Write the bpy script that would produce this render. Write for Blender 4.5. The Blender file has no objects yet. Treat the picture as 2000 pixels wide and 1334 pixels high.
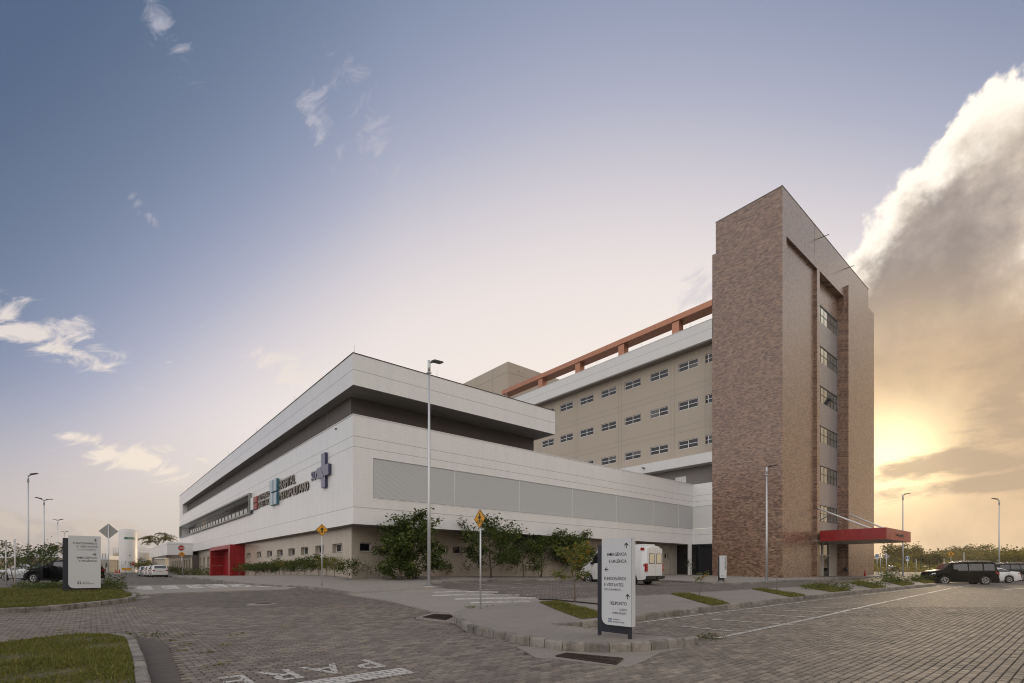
import bpy, bmesh, math, random
import numpy as np
from mathutils import Vector, Matrix

SC = bpy.context.scene
COL = SC.collection
rnd = random.Random(7)
R_ = math.radians

# ------------------------------------------------------------------ node expression helper
class X:
    """A socket with arithmetic: builds Math nodes."""
    def __init__(s, nt, sock): s.nt, s.k = nt, sock
    def _m(s, op, *o):
        n = s.nt.nodes.new('ShaderNodeMath'); n.operation = op
        for i, v in enumerate((s,) + o):
            if isinstance(v, X): s.nt.links.new(v.k, n.inputs[i])
            else: n.inputs[i].default_value = v
        return X(s.nt, n.outputs[0])
    def __add__(s, o): return s._m('ADD', o)
    def __sub__(s, o): return s._m('SUBTRACT', o)
    def __mul__(s, o): return s._m('MULTIPLY', o)
    def __truediv__(s, o): return s._m('DIVIDE', o)
    __radd__ = __add__; __rmul__ = __mul__
    def __rsub__(s, o): return (s * -1.0) + o
    def f(s, op, *o): return s._m(op, *o)
    def clamp(s):
        r = s._m('ADD', 0.0); r.k.node.use_clamp = True; return r
    def ss(s, a, b, lo=0.0, hi=1.0):
        n = s.nt.nodes.new('ShaderNodeMapRange'); n.interpolation_type = 'SMOOTHSTEP'
        s.nt.links.new(s.k, n.inputs[0])
        for i, v in enumerate((a, b, lo, hi)): n.inputs[i + 1].default_value = v
        return X(s.nt, n.outputs[0])

class T:
    """Node tree helper."""
    def __init__(s, nt): s.nt = nt
    def n(s, t, **kw):
        n = s.nt.nodes.new(t)
        for k, v in kw.items(): setattr(n, k, v)
        return n
    def lk(s, a, b): s.nt.links.new(a.k if isinstance(a, X) else a, b)
    def x(s, sock): return X(s.nt, sock)
    def val(s, v):
        n = s.n('ShaderNodeValue'); n.outputs[0].default_value = v; return X(s.nt, n.outputs[0])
    def mix(s, fac, a, b, mode='MIX'):
        n = s.n('ShaderNodeMix', data_type='RGBA', blend_type=mode)
        for sock, v in ((n.inputs[0], fac), (n.inputs[6], a), (n.inputs[7], b)):
            if isinstance(v, X): s.lk(v, sock)
            elif isinstance(v, (int, float)): sock.default_value = v
            elif isinstance(v, tuple): sock.default_value = (*v[:3], 1)
            else: s.nt.links.new(v, sock)
        return n.outputs[2]
    def ramp(s, fac, stops, interp='LINEAR'):
        n = s.n('ShaderNodeValToRGB'); cr = n.color_ramp; cr.interpolation = interp
        while len(cr.elements) < len(stops): cr.elements.new(0.5)
        for e, (p, c) in zip(cr.elements, stops):
            e.position = p
            e.color = (c, c, c, 1) if isinstance(c, (int, float)) else (*c, 1)
        s.lk(fac, n.inputs[0]); return n.outputs[0]
    def noise(s, vec, scale=5., detail=4., rough=.55, dist=0., dim='3D'):
        n = s.n('ShaderNodeTexNoise', noise_dimensions=dim)
        if vec is not None: s.lk(vec, n.inputs['Vector'])
        n.inputs['Scale'].default_value = scale; n.inputs['Detail'].default_value = detail
        n.inputs['Roughness'].default_value = rough; n.inputs['Distortion'].default_value = dist
        return X(s.nt, n.outputs[0])
    def xyz(s, vec):
        n = s.n('ShaderNodeSeparateXYZ'); s.lk(vec, n.inputs[0]); return [X(s.nt, o) for o in n.outputs]
    def vec(s, x, y, z):
        n = s.n('ShaderNodeCombineXYZ')
        for i, v in enumerate((x, y, z)):
            if isinstance(v, X): s.lk(v, n.inputs[i])
            else: n.inputs[i].default_value = v
        return n.outputs[0]

# ------------------------------------------------------------------ camera
YAW = 40.2247
cam = bpy.data.cameras.new('Camera'); camo = bpy.data.objects.new('Camera', cam); COL.objects.link(camo)
cam.sensor_width = 36.0; cam.lens = 17.496; cam.shift_y = 0.22225
cam.clip_start = 0.1; cam.clip_end = 9000
CZ = 1.6
camo.location = (0, 0, CZ); camo.rotation_euler = (math.pi / 2, 0, R_(-YAW))
SC.camera = camo

# ------------------------------------------------------------------ world: evening sky
SUN_AZ, SUN_EL = YAW + 36.9, 10.3           # degrees clockwise from +Y, above the horizon
def make_world():
    w = bpy.data.worlds.new('World'); SC.world = w; w.use_nodes = True
    nt = w.node_tree; t = T(nt); bg = nt.nodes['Background']
    sky = t.n('ShaderNodeTexSky', sky_type='NISHITA', sun_disc=False)
    sky.sun_elevation = R_(SUN_EL); sky.sun_rotation = R_(SUN_AZ); sky.dust_density = 2.0
    D = t.n('ShaderNodeTexCoord').outputs['Generated']
    x, y, z = t.xyz(D)
    deg = 180 / math.pi
    az = x.f('ARCTAN2', y) * deg                     # from +Y clockwise
    el = z.f('ARCSINE') * deg
    def wrap(a, c):                                  # signed difference a-c in -180..180
        return (a - c + 180.0).f('FLOORED_MODULO', 360.0) - 180.0
    a = wrap(az, YAW)
    sa = wrap(az, SUN_AZ)
    elp = el.f('MAXIMUM', 0.0)
    # clear sky: pale and warm low down, dusk blue higher up and away from the light
    da = a - 9.0
    sh = (da * da * 0.0096 + (da * -1.0 - 22.0).f('MAXIMUM', 0.0) * .16).f('MINIMUM', 34.0)
    e = elp + sh
    base = t.ramp(e / 90.0, [(0.0, (1.0, .87, .70)), (.17, (.97, .87, .77)), (.33, (.86, .785, .765)), (.41, (.66, .62, .665)),
                             (.48, (.41, .435, .565)), (.56, (.245, .295, .43)), (.645, (.165, .212, .32)), (.76, (.085, .137, .235)), (1.0, (.07, .11, .2))], 'B_SPLINE')
    warm = elp.ss(0.0, 17.0, 1.0, 0.0) * sh.ss(2.0, 20.0)
    base = t.mix(warm * .85, base, (.63, .545, .475))
    # added fill: unseen sky opposite the sun, brightened to light walls and paving
    back_fill = sa.f('ABSOLUTE').ss(88.0, 150.0)
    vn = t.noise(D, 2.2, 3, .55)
    fill_col = t.ramp(elp / 90.0, [(0, (1.28, 1.2, 1.12)), (.35, (1.2, 1.18, 1.18)), (1, (.68, .74, .9))])
    fill_col = t.mix((vn * .9 - .1).clamp(), fill_col, (1.35, 1.28, 1.22))
    base = t.mix(back_fill, base, fill_col)
    side = sa.ss(12.0, 50.0) * sa.ss(85.0, 150.0, 1.0, 0.0)  # unseen right-hand sky, extra brightness added to lighten the tower and walls
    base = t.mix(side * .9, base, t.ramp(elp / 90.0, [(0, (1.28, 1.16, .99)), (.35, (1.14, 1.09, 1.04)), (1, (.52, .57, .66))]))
    # the sky texture gives the real fall-off round the hidden sun
    nish = t.n('ShaderNodeVectorMath', operation='SCALE'); t.lk(sky.outputs[0], nish.inputs[0]); nish.inputs[3].default_value = 0.001
    base = t.mix(1.0, base, nish.outputs[0], 'ADD')
    # --- high wisps and small sunlit clouds
    wv = t.vec((a + el * .7) * .10, (el - a * .55) * .26, 0.0)
    w1 = t.noise(wv, 2.2, 5, .62, .45, '2D')
    def spot(ca, ce, ra, re, tilt, amp=1.0):
        c_, s_ = math.cos(R_(tilt)), math.sin(R_(tilt))
        u = (a - ca) * c_ + (el - ce) * s_
        v = (el - ce) * c_ - (a - ca) * s_
        g = ((u * u) * (-1 / ra ** 2) + (v * v) * (-1 / re ** 2)).f('EXPONENT')
        return g * amp
    def px(p, q):
        aa = math.atan((p - 1000) / 972); return math.degrees(aa), math.degrees(math.atan((1111.5 - q) / 972 * math.cos(aa)))
    sp = None
    for (p, q, ra, re, tl, am) in [(345, 88, 3.2, 1.4, -38, .8), (625, 228, 3.2, 1.8, -52, .85), (730, 258, 5.2, 2.4, -50, .9), (520, 195, .9, .5, 20, .5),
                                   (298, 430, 2.6, .6, -38, .55), (60, 650, 6.5, 1.5, -14, 1.2), (150, 660, 4.2, 1.3, -22, 1.0), (220, 675, 2.2, .5, -20, .5), (160, 857, 2.4, .6, 0, .9),
                                   (255, 898, 4.8, 1.4, -9, 1.3), (335, 713, 1.3, .4, 0, .5), (590, 730, 6.0, 2.0, -12, 1.05), (880, 735, 1.8, 1.0, 0, .9),
                                   (380, 890, 3.0, .5, -16, .6), (1372, 570, 2.2, 1.8, 35, 1.5), (490, 735, 1.0, .4, 0, .6), (140, 930, 1.5, .3, 0, .6)]:
        s1 = spot(*px(p, q), ra, re, tl, am)
        sp = s1 if sp is None else sp.f('MAXIMUM', s1)
    wd = ((sp * .95 + (w1 - .5) * 3.0) - .45).ss(0.0, .8) * sp.ss(.02, .35)
    wcol = t.ramp(elp / 60.0, [(0, (.97, .83, .66)), (.25, (.96, .84, .73)), (.45, (.70, .65, .68)), (.75, (.38, .40, .50)), (1, (.36, .37, .47))])
    base = t.mix((wd * .85).clamp(), base, wcol)
    # --- low bank on the left horizon
    b1 = t.noise(t.vec(a * .12, el * .2, 0.0), 2.0, 4, .55, 0.0, '2D')
    btop = (b1 - .5) * 6.0 + 5.0 - (a + 44.0).f('MAXIMUM', 0.0) * .16
    bd = (btop - el).ss(0.0, .9) * a.ss(-80.0, -60.0)
    base = t.mix((bd * .5).clamp(), base, t.ramp(b1, [(.35, (.42, .36, .34)), (.6, (.66, .55, .45))]))
    # --- glow of the sun behind cloud
    sd = Vector((math.sin(R_(SUN_AZ)) * math.cos(R_(SUN_EL)), math.cos(R_(SUN_AZ)) * math.cos(R_(SUN_EL)), math.sin(R_(SUN_EL))))
    ang = (x * sd.x + y * sd.y + z * sd.z).f('MINIMUM', .99999).f('ARCCOSINE') * deg
    # --- the big cumulus and the warm murk under it
    n1 = t.noise(D, 5.5, 6, .6, .25)
    n2 = t.noise(D, 2.6, 2, .5, .3)
    top = t.x(t.ramp((a + 10.0) / 100.0, [(0.0, 0.0), (.34, .0), (.415, .285), (.46, .31), (.50, .332), (.535, .348), (.60, .345), (.75, .28), (.95, .10)], 'LINEAR')) * 100.0
    n5 = t.noise(D, 19.0, 4, .62, .2)
    dep = top - el + (n1 - .5) * 11.0 + (n2 - .5) * 4.0 + (n5 - .5) * 4.5
    dens = dep.ss(0.0, 1.0)
    n3 = t.noise(D, 5.2, 6, .58, .1)
    n6 = t.noise(D, 6.0, 7, .58, .1)
    body = t.ramp(((n6 - .5) * 1.7 + .54 + (n5 - .5) * .3 + (a - 36.0) * .012), [(.36, (.29, .248, .24)), (.48, (.37, .315, .295)), (.60, (.50, .425, .375)), (.70, (.70, .60, .51)), (.8, (.98, .87, .75))])
    lit = t.mix((dep + (n5 - .5) * 3.5 - (elp - 27.0).f('MAXIMUM', 0.0) * .12).ss(.8, 5.0), (1.15, 1.05, .92), body)
    # lower down the cloud turns tan and glows
    tan = t.mix((n3 * 2.6 - .8).clamp(), (.82, .57, .345), (.44, .315, .222))
    lit = t.mix(elp.ss(16.0, 27.0, 1.0, 0.0), lit, tan)
    base = t.mix((dens * a.ss(22.0, 36.0)).clamp(), base, lit)
    glow = t.mix(1.0, (0, 0, 0), (1.0, .78, .42))
    g1 = (ang * ang * (-1 / 4.2 ** 2)).f('EXPONENT') * 1.0 + (ang * (-1 / 8.0)).f('EXPONENT') * .34
    sc = t.n('ShaderNodeVectorMath', operation='SCALE'); t.lk(glow, sc.inputs[0]); t.lk(g1, sc.inputs[3])
    base = t.mix(1.0, base, sc.outputs[0], 'ADD')
    # --- dark bars of cloud in front of the glow
    n4 = t.noise(t.vec(a * .08, el * .24, 0.0), 2.6, 5, .6, .1, '2D')
    bar = spot(*px(1880, 905), 7.5, 1.5, 0, 1.0).f('MAXIMUM', spot(*px(1930, 945), 8.0, 1.0, 2, .95)).f('MAXIMUM', spot(*px(2040, 800), 6, 8, 0, .75))
    bdn = ((bar + (n4 - .5) * 1.3) - .32).ss(0.0, .5)
    base = t.mix((bdn * .82).clamp(), base, (.50, .37, .255))
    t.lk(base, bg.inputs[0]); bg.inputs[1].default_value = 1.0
    w.cycles.sampling_method = 'MANUAL'; w.cycles.sample_map_resolution = 512
make_world()

sun = bpy.data.lights.new('sun', 'SUN'); suno = bpy.data.objects.new('sun', sun); COL.objects.link(suno)
sun.energy = 1.5; sun.angle = R_(10.0); sun.color = (1.0, .78, .50)
suno.rotation_euler = (R_(90 - SUN_EL), 0, R_(180 - SUN_AZ)); suno.location = (60, 40, 60)
SC.view_settings.view_transform = 'Standard'; SC.view_settings.look = 'None'
SC.view_settings.exposure = 0.0; SC.view_settings.gamma = 1.0
SC.view_settings.use_curve_mapping = False
SC.cycles.filter_width = 1.05; SC.cycles.max_bounces = 6; SC.cycles.diffuse_bounces = 3; SC.cycles.glossy_bounces = 3; SC.cycles.transparent_max_bounces = 8; SC.cycles.volume_bounces = 0

# ------------------------------------------------------------------ terrain (gentle fall from the building to the road)
FPX, HX, HY = 972.0, 1000.0, 1111.5
_th = R_(YAW); RV = np.array([math.cos(_th), -math.sin(_th)]); FV = np.array([math.sin(_th), math.cos(_th)])
def ray(px, py):
    d = RV * ((px - HX) / FPX) + FV
    return d[0], d[1], (HY - py) / FPX
def at(px, py, d):
    dx, dy, v = ray(px, py); return (dx * d, dy * d, CZ + v * d)
def onx(x, px, py=1000.):
    dx, dy, v = ray(px, py); t = x / dx; return dy * t, CZ + v * t
def ony(y, px, py=1000.):
    dx, dy, v = ray(px, py); t = y / dy; return dx * t, CZ + v * t
_CP = []
def _cp(px, py, d, off=0.):
    x, y, z = at(px, py, d); _CP.append((x, y, z - off))
for _p in (-600, 0, 500, 1000, 1500, 2000, 2600):
    _cp(_p, HY + 1.6 * FPX / 7, 7); _cp(_p, HY + 1.6 * FPX / 10.3, 10.3)
for _c in [(937, 1190, 16.3, .15), (0, 1203, 15.9), (268, 1172, 21.2), (629, 1144, 26.1, .12), (690, 1160, 24.3), (687, 1131.5, 29.9, .02),
           (449, 1124.4, 52, .12), (350, 1119, 83, .1), (1340, 1121.7, 52.6, .13), (1240, 1138.4, 35.1), (1880, 1141, 41), (1528, 1128.5, 44.7, .13),
           (1700, 1121.5, 61.8, .13), (1753, 1118, 71), (212, 1140, 26.7, .1), (62, 1142, 31), (318, 1124, 78), (2000, 1200, 16.6), (1420, 1188, 18.4),
           (1700, 1159, 27), (1825, 1143, 37), (2300, 1150, 38), (850, 1150, 23., .1)]:
    _cp(*_c)
for _a in range(0, 360, 20):
    _CP.append((150 * math.sin(R_(_a)), 150 * math.cos(R_(_a)), 1.05 if (_a < 150 or _a > 320) else .3))
_CP += [(0, 0, 0), (-6, -6, 0), (6, -6, 0)]
_CP = np.array(_CP)
def _ker(r): return np.sqrt(r * r + 16.)
def _solve():
    P = _CP[:, :2]; n = len(P)
    A = np.zeros((n + 1, n + 1)); A[:n, :n] = _ker(np.linalg.norm(P[:, None] - P[None], axis=2)) - .15 * np.eye(n); A[n, :n] = 1; A[:n, n] = 1
    b = np.zeros(n + 1); b[:n] = _CP[:, 2]
    return np.linalg.solve(A, b)
_W = _solve()
def GN(x, y):
    x = np.asarray(x, float); y = np.asarray(y, float)
    r = np.sqrt((x[..., None] - _CP[:, 0]) ** 2 + (y[..., None] - _CP[:, 1]) ** 2)
    z = _ker(r) @ _W[:-1] + _W[-1]
    q = np.clip((np.hypot(x, y) - 115) / 40, 0, 1); q = q * q * (3 - 2 * q)
    return z * (1 - q) + .9 * q
def G(x, y): return float(GN(np.array([x]), np.array([y]))[0])
def gp(px, py, off=0.):
    """point of the ground seen along a sight line of the survey picture"""
    dx, dy, v = ray(px, py)
    t = np.linspace(3, 170, 3000); z = CZ + v * t - (GN(dx * t, dy * t) + off)
    i = int(np.argmax(z < 0)) if (z < 0).any() else len(t) - 1
    return float(dx * t[i]), float(dy * t[i])
def depth(x, y): return x * FV[0] + y * FV[1]
def lat(x, y): return x * RV[0] + y * RV[1]

# ------------------------------------------------------------------ mesh helpers
class MB:
    def __init__(s): s.v, s.f, s.sm = [], [], []
    def add(s, vs, fs, smooth=False):
        b = len(s.v); s.v += [tuple(p) for p in vs]; s.f += [tuple(b + i for i in f) for f in fs]; s.sm += [smooth] * len(fs); return s
    def box(s, x0, x1, y0, y1, z0, z1):
        vs = [(x, y, z) for z in (z0, z1) for y in (y0, y1) for x in (x0, x1)]
        return s.add(vs, [(0, 2, 3, 1), (4, 5, 7, 6), (0, 1, 5, 4), (2, 6, 7, 3), (0, 4, 6, 2), (1, 3, 7, 5)])
    def quad(s, *p): return s.add(p, [tuple(range(len(p)))])
    def prism(s, poly, axis, t0, t1, smooth=False):
        """polygon of (a,b) pairs pushed along axis ('x','y','z') from t0 to t1"""
        n = len(poly)
        def P(a, b, t): return {'x': (t, a, b), 'y': (a, t, b), 'z': (a, b, t)}[axis]
        vs = [P(a, b, t0) for a, b in poly] + [P(a, b, t1) for a, b in poly]
        s.add(vs, [tuple(range(n))[::-1], tuple(range(n, 2 * n))])
        b0 = len(s.v) - 2 * n
        for i in range(n):
            j = (i + 1) % n; s.f.append((b0 + i, b0 + j, b0 + n + j, b0 + n + i)); s.sm.append(smooth)
        return s
    def tube(s, pts, rad, n=8, caps=True):
        pts = [Vector(p) for p in pts]; rad = rad if isinstance(rad, (list, tuple)) else [rad] * len(pts)
        rings = []
        up = Vector((0, 0, 1))
        for i, p in enumerate(pts):
            d = (pts[min(i + 1, len(pts) - 1)] - pts[max(i - 1, 0)]).normalized()
            r = d.cross(up if abs(d.z) < .95 else Vector((1, 0, 0))).normalized(); u = r.cross(d)
            rings.append([p + (r * math.cos(2 * math.pi * k / n) + u * math.sin(2 * math.pi * k / n)) * rad[i] for k in range(n)])
        vs = [v for r in rings for v in r]; fs = []
        for i in range(len(rings) - 1):
            for k in range(n):
                a = i * n + k; b = i * n + (k + 1) % n; fs.append((a, b, b + n, a + n))
        s.add(vs, fs, True)
        if caps:
            b0 = len(s.v) - len(vs)
            s.f.append(tuple(b0 + k for k in range(n))[::-1]); s.f.append(tuple(b0 + len(vs) - n + k for k in range(n))); s.sm += [False, False]
        return s
    def lathe(s, prof, c=(0, 0, 0), n=16, axis='z'):
        vs = []; fs = []
        for r, h in prof:
            for k in range(n):
                a = 2 * math.pi * k / n; p = (r * math.cos(a), r * math.sin(a), h)
                p = {'z': p, 'y': (p[0], p[2], p[1]), 'x': (p[2], p[0], p[1])}[axis]
                vs.append((c[0] + p[0], c[1] + p[1], c[2] + p[2]))
        for i in range(len(prof) - 1):
            for k in range(n): fs.append((i * n + k, i * n + (k + 1) % n, (i + 1) * n + (k + 1) % n, (i + 1) * n + k))
        return s.add(vs, fs, True)
    def ball(s, c, r, n=10, m=6, sz=1.):
        return s.lathe([(max(1e-4, r * math.sin(math.pi * i / m)), -r * sz * math.cos(math.pi * i / m)) for i in range(m + 1)], c, n)
    def mesh(s, name, mat):
        me = bpy.data.meshes.new(name); me.from_pydata(s.v, [], s.f)
        if any(s.sm): me.polygons.foreach_set('use_smooth', s.sm)
        if mat is not None: me.materials.append(mat)
        return me
_wl = {}
def link(name, data, parent=None, world=True):
    o = bpy.data.objects.new(name, data); COL.objects.link(o)
    if parent is not None:
        o.parent = parent
        if world: o.matrix_parent_inverse = Matrix.Translation(parent_world(parent)).inverted()
    return o
def parent_world(p):
    v = Vector(p.location)
    return v                                        # parents made in world coordinates stay at translation only
def obj(name, mb, mat, parent=None, world=True, label=None):
    o = link(name, mb.mesh(name, mat), parent, world)
    if label: o['label'] = label
    return o
def sub(name, mb, mat, part):
    """a sub-part of a part that lies at its thing's origin"""
    o = bpy.data.objects.new(name, mb.mesh(name, mat)); COL.objects.link(o); o.parent = part
    return o
def tag(o, label, cat, group=None):
    o['label'] = label; o['category'] = cat
    if group: o['group'] = group
    return o
def thing(name, label, cat, loc=(0, 0, 0), rz=0., group=None):
    o = bpy.data.objects.new(name, None); COL.objects.link(o); o.empty_display_size = .2
    o.location = loc; o.rotation_euler = (0, 0, rz)
    return tag(o, label, cat, group)
def structure(o): o['kind'] = 'structure'; return o
def stuff(o): o['kind'] = 'stuff'; return o
def copy_tree(o, parent=None):
    c = o.copy(); COL.objects.link(c); c.parent = parent
    if parent is not None: c.matrix_parent_inverse = o.matrix_parent_inverse
    for ch in list(o.children): copy_tree(ch, c)
    return c

# ------------------------------------------------------------------ materials
MATS = {}
def mat(name, col=(.5, .5, .5), rough=.6, metal=0., spec=.5, coat=0., build=None, var=0.):
    m = bpy.data.materials.new(name); m.use_nodes = True; nt = m.node_tree; t = T(nt)
    b = nt.nodes['Principled BSDF']
    b.inputs['Base Color'].default_value = (*col, 1); b.inputs['Roughness'].default_value = rough
    b.inputs['Metallic'].default_value = metal; b.inputs['Specular IOR Level'].default_value = spec
    b.inputs['Coat Weight'].default_value = coat; b.inputs['Coat Roughness'].default_value = .05
    if build: build(t, b)
    elif var:
        pos = t.n('ShaderNodeNewGeometry').outputs['Position']
        n = t.noise(pos, 3.1, 6, .62); n2 = t.noise(pos, .55, 3)
        f = (n * .6 + n2 * .4 - .5) * (2.2 * var) + 1.0
        hs = t.n('ShaderNodeVectorMath', operation='SCALE'); hs.inputs[0].default_value = col; t.lk(f, hs.inputs[3])
        t.lk(hs.outputs[0], b.inputs['Base Color'])
        t.lk((n - .5) * .3 + rough, b.inputs['Roughness'])
    MATS[name] = m; return m
def bump(t, b, h, strength=.3, dist=.01):
    n = t.n('ShaderNodeBump'); n.inputs['Strength'].default_value = strength; n.inputs['Distance'].default_value = dist
    t.lk(h, n.inputs['Height']); t.lk(n.outputs[0], b.inputs['Normal']); return n
def wn(t, x, y=0., z=0.):
    n = t.n('ShaderNodeTexWhiteNoise', noise_dimensions='3D'); t.lk(t.vec(x, y, z), n.inputs[0]); return n
def scale_col(t, col, f):
    n = t.n('ShaderNodeVectorMath', operation='SCALE')
    if isinstance(col, tuple): n.inputs[0].default_value = col
    else: t.lk(col, n.inputs[0])
    t.lk(f, n.inputs[3]); return n.outputs[0]
def tilt_normal(t, b, rnd_vec, amt):
    g = t.n('ShaderNodeNewGeometry').outputs['Normal']
    s1 = t.n('ShaderNodeVectorMath', operation='SUBTRACT'); t.lk(rnd_vec, s1.inputs[0]); s1.inputs[1].default_value = (.5, .5, .5)
    s2 = t.n('ShaderNodeVectorMath', operation='SCALE'); t.lk(s1.outputs[0], s2.inputs[0]); s2.inputs[3].default_value = amt
    s3 = t.n('ShaderNodeVectorMath', operation='ADD'); t.lk(g, s3.inputs[0]); t.lk(s2.outputs[0], s3.inputs[1])
    s4 = t.n('ShaderNodeVectorMath', operation='NORMALIZE'); t.lk(s3.outputs[0], s4.inputs[0])
    t.lk(s4.outputs[0], b.inputs['Normal'])

def tiles(col, grout, w, h, rough, zlines=(), tv=.06, stain=.10, tilt=.05):
    def f(t, b):
        pos = t.n('ShaderNodeNewGeometry').outputs['Position']; x, y, z = t.xyz(pos)
        u = (x + y) / w; v = z / h
        fu = u.f('FRACT'); fv = v.f('FRACT')
        g = (fu.ss(.06, .0).f('MAXIMUM', fv.ss(.09, .0)))
        r = wn(t, u.f('FLOOR'), v.f('FLOOR'))
        rr = t.x(r.outputs[0])
        st = t.noise(t.vec((x + y) * 1.1, 0., z * .07), 1.6, 5, .6)
        st2 = t.noise(pos, .35, 4, .55)
        fac = (rr - .5) * tv + 1.0 - (st - .45).clamp() * stain * 2.0 - (st2 - .4).clamp() * stain
        c = t.mix(g * .85, scale_col(t, col, fac), grout)
        for zl in zlines:
            c = t.mix((z - zl).f('ABSOLUTE').ss(.022, .012) * .6, c, (.16, .145, .13))
        t.lk(c, b.inputs['Base Color'])
        t.lk(g * .4 + (rr * .05 + rough), b.inputs['Roughness'])
        tilt_normal(t, b, r.outputs[1], tilt)
    return f
white_tile = mat('white_glazed_tile', build=tiles((.79, .785, .78), (.46, .45, .44), .112, .112, .17, (5.11, 8.52, 9.11, 12.85), .04, .10, .006))
beige_tile = mat('beige_glazed_tile', build=tiles((.50, .435, .36), (.27, .225, .18), .225, .112, .18, (), .08, .16, .02))
white_plain = mat('white_ward_tile', build=tiles((.72, .715, .71), (.55, .54, .53), .11, .11, .3, (25.7,), .03, .08, .03))
def brick(t, b):
    pos = t.n('ShaderNodeNewGeometry').outputs['Position']; x, y, z = t.xyz(pos)
    v = z / .098; row = v.f('FLOOR')
    off = t.x(wn(t, row, 3.3).outputs[0])
    u = (x + y) / .27 + off; col = u.f('FLOOR')
    fu, fv = u.f('FRACT'), v.f('FRACT')
    r = wn(t, col, row); rr = t.x(r.outputs[0])
    blk = t.x(wn(t, ((x + y) / .27 + .3).f('FLOOR'), (z / .295).f('FLOOR'), 2.).outputs[0])
    k = rr * .78 + blk * .22
    c = t.ramp(k, [(.15, (.122, .068, .049)), (.36, (.170, .097, .069)), (.52, (.217, .127, .089)), (.68, (.268, .161, .113)), (.9, (.345, .212, .146))])
    g = fv.ss(.14, .03) * .8
    c = t.mix(g, c, (.27, .170, .10))
    fine = t.noise(pos, 9., 3); st = t.noise(t.vec((x + y) * .8, 0., z * .06), 1.5, 5, .6)
    c = scale_col(t, c, (fine - .5) * .35 + 1.0 - (st - .5).clamp() * .35)
    for zl in (8.3, 12.5, 16.7, 20.9, 25.1, 29.3, 32.9):
        c = t.mix((z - zl).f('ABSOLUTE').ss(.03, .015) * .5, c, (.10, .085, .075))
    t.lk(c, b.inputs['Base Color']); t.lk(rr * .15 + .26 + g * .1, b.inputs['Roughness'])
    b.inputs['Coat Weight'].default_value = .5; b.inputs['Coat Roughness'].default_value = .22
    tilt_normal(t, b, r.outputs[1], .04)
brick_tile = mat('brown_brick_tile', build=brick)
spandrel_tile = mat('grey_spandrel_tile', build=tiles((.30, .275, .275), (.20, .18, .18), .22, .10, .2, (), .16, .3, .06))
ward_paint = mat('beige_textured_paint', (.46, .395, .325), .75, var=.06)
dark_paint = mat('dark_grey_wall', (.105, .092, .085), .7, var=.10)
soffit_paint = mat('soffit_grey', (.24, .22, .205), .7, var=.06)
pale_wall = mat('pale_entrance_wall', (.42, .38, .34), .6, var=.06)
white_paint = mat('white_painted_metal', (.72, .72, .71), .4, var=.04)
grey_alu = mat('grey_louvre_metal', (.60, .61, .615), .5, .0, var=.03)
alu = mat('white_window_frame', (.72, .72, .72), .35)
alu_dark = mat('dark_metal', (.035, .035, .04), .4, var=.1)
galv = mat('galvanised_pole', (.56, .57, .58), .42, .55, var=.08)
sign_back = mat('grey_sign_back', (.33, .335, .33), .5, .3, var=.05)
frame_grey = mat('window_surround_grey', (.24, .25, .235), .5, var=.05)
def redm(t, b):
    pos = t.n('ShaderNodeNewGeometry').outputs['Position']; n = t.noise(pos, .9, 4)
    t.lk(scale_col(t, (.29, .007, .012), n * .5 + .75), b.inputs['Base Color']); t.lk(n * .25 + .22, b.inputs['Roughness'])
red_panel = mat('red_cladding_panel', build=redm, spec=.5)
def copm(t, b):
    pos = t.n('ShaderNodeNewGeometry').outputs['Position']; n = t.noise(pos, .7, 4)
    t.lk(scale_col(t, (.42, .19, .115), n * .4 + .8), b.inputs['Base Color']); t.lk(n * .3 + .2, b.inputs['Roughness'])
copper_panel = mat('copper_cladding_panel', build=copm, metal=.5)
def glassm(dark):
    def f(t, b):
        pos = t.n('ShaderNodeNewGeometry').outputs['Position']; n = t.noise(pos, 1.3, 2)
        nb = t.n('ShaderNodeBump'); nb.inputs['Strength'].default_value = .004; nb.inputs['Distance'].default_value = .05
        t.lk(n, nb.inputs['Height']); t.lk(nb.outputs[0], b.inputs['Normal'])
        b.inputs['IOR'].default_value = 1.6
    return f
dark_glass = mat('dark_window_glass', (.010, .012, .016), .05, spec=.35, build=glassm(1))
blind_glass = mat('window_glass_with_blind', (.085, .085, .08), .08, spec=.4, build=glassm(1))
green_glass = mat('green_tinted_glass', (.045, .062, .055), .03, spec=1., coat=.6, build=glassm(1))
mirror_glass = mat('reflective_stair_glass', (.55, .60, .58), .03, metal=.9, build=glassm(1))
def conc(col, sc=1., dirt=.35):
    def f(t, b):
        pos = t.n('ShaderNodeNewGeometry').outputs['Position']
        n1 = t.noise(pos, .8 * sc, 6, .65); n2 = t.noise(pos, 9., 5, .7); n3 = t.noise(pos, 60., 3, .6)
        st = t.noise(t.vec(*(lambda q: (q[0] * 1.2, q[1] * 8.0, q[2]))(t.xyz(pos))), 1.1, 4, .6)
        f_ = (n1 - .5) * 1.1 * dirt + (n2 - .5) * .45 + (n3 - .5) * .35 + (st - .5) * .35 * dirt + 1.0
        t.lk(scale_col(t, t.mix((n1 * 2.2 - .75).clamp(), col, (col[0] * .80, col[1] * .76, col[2] * .72)), f_), b.inputs['Base Color'])
        b.inputs['Roughness'].default_value = .85
        bump(t, b, n2 * .6 + n3 * .4, .35, .006)
    return f
concrete = mat('worn_concrete', build=conc((.262, .235, .210), 1., .85))
concrete_light = mat('pale_concrete', build=conc((.30, .272, .244), 1., .75))
concrete_dark = mat('dirty_gutter_concrete', build=conc((.105, .088, .074), 3., 1.3))
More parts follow.
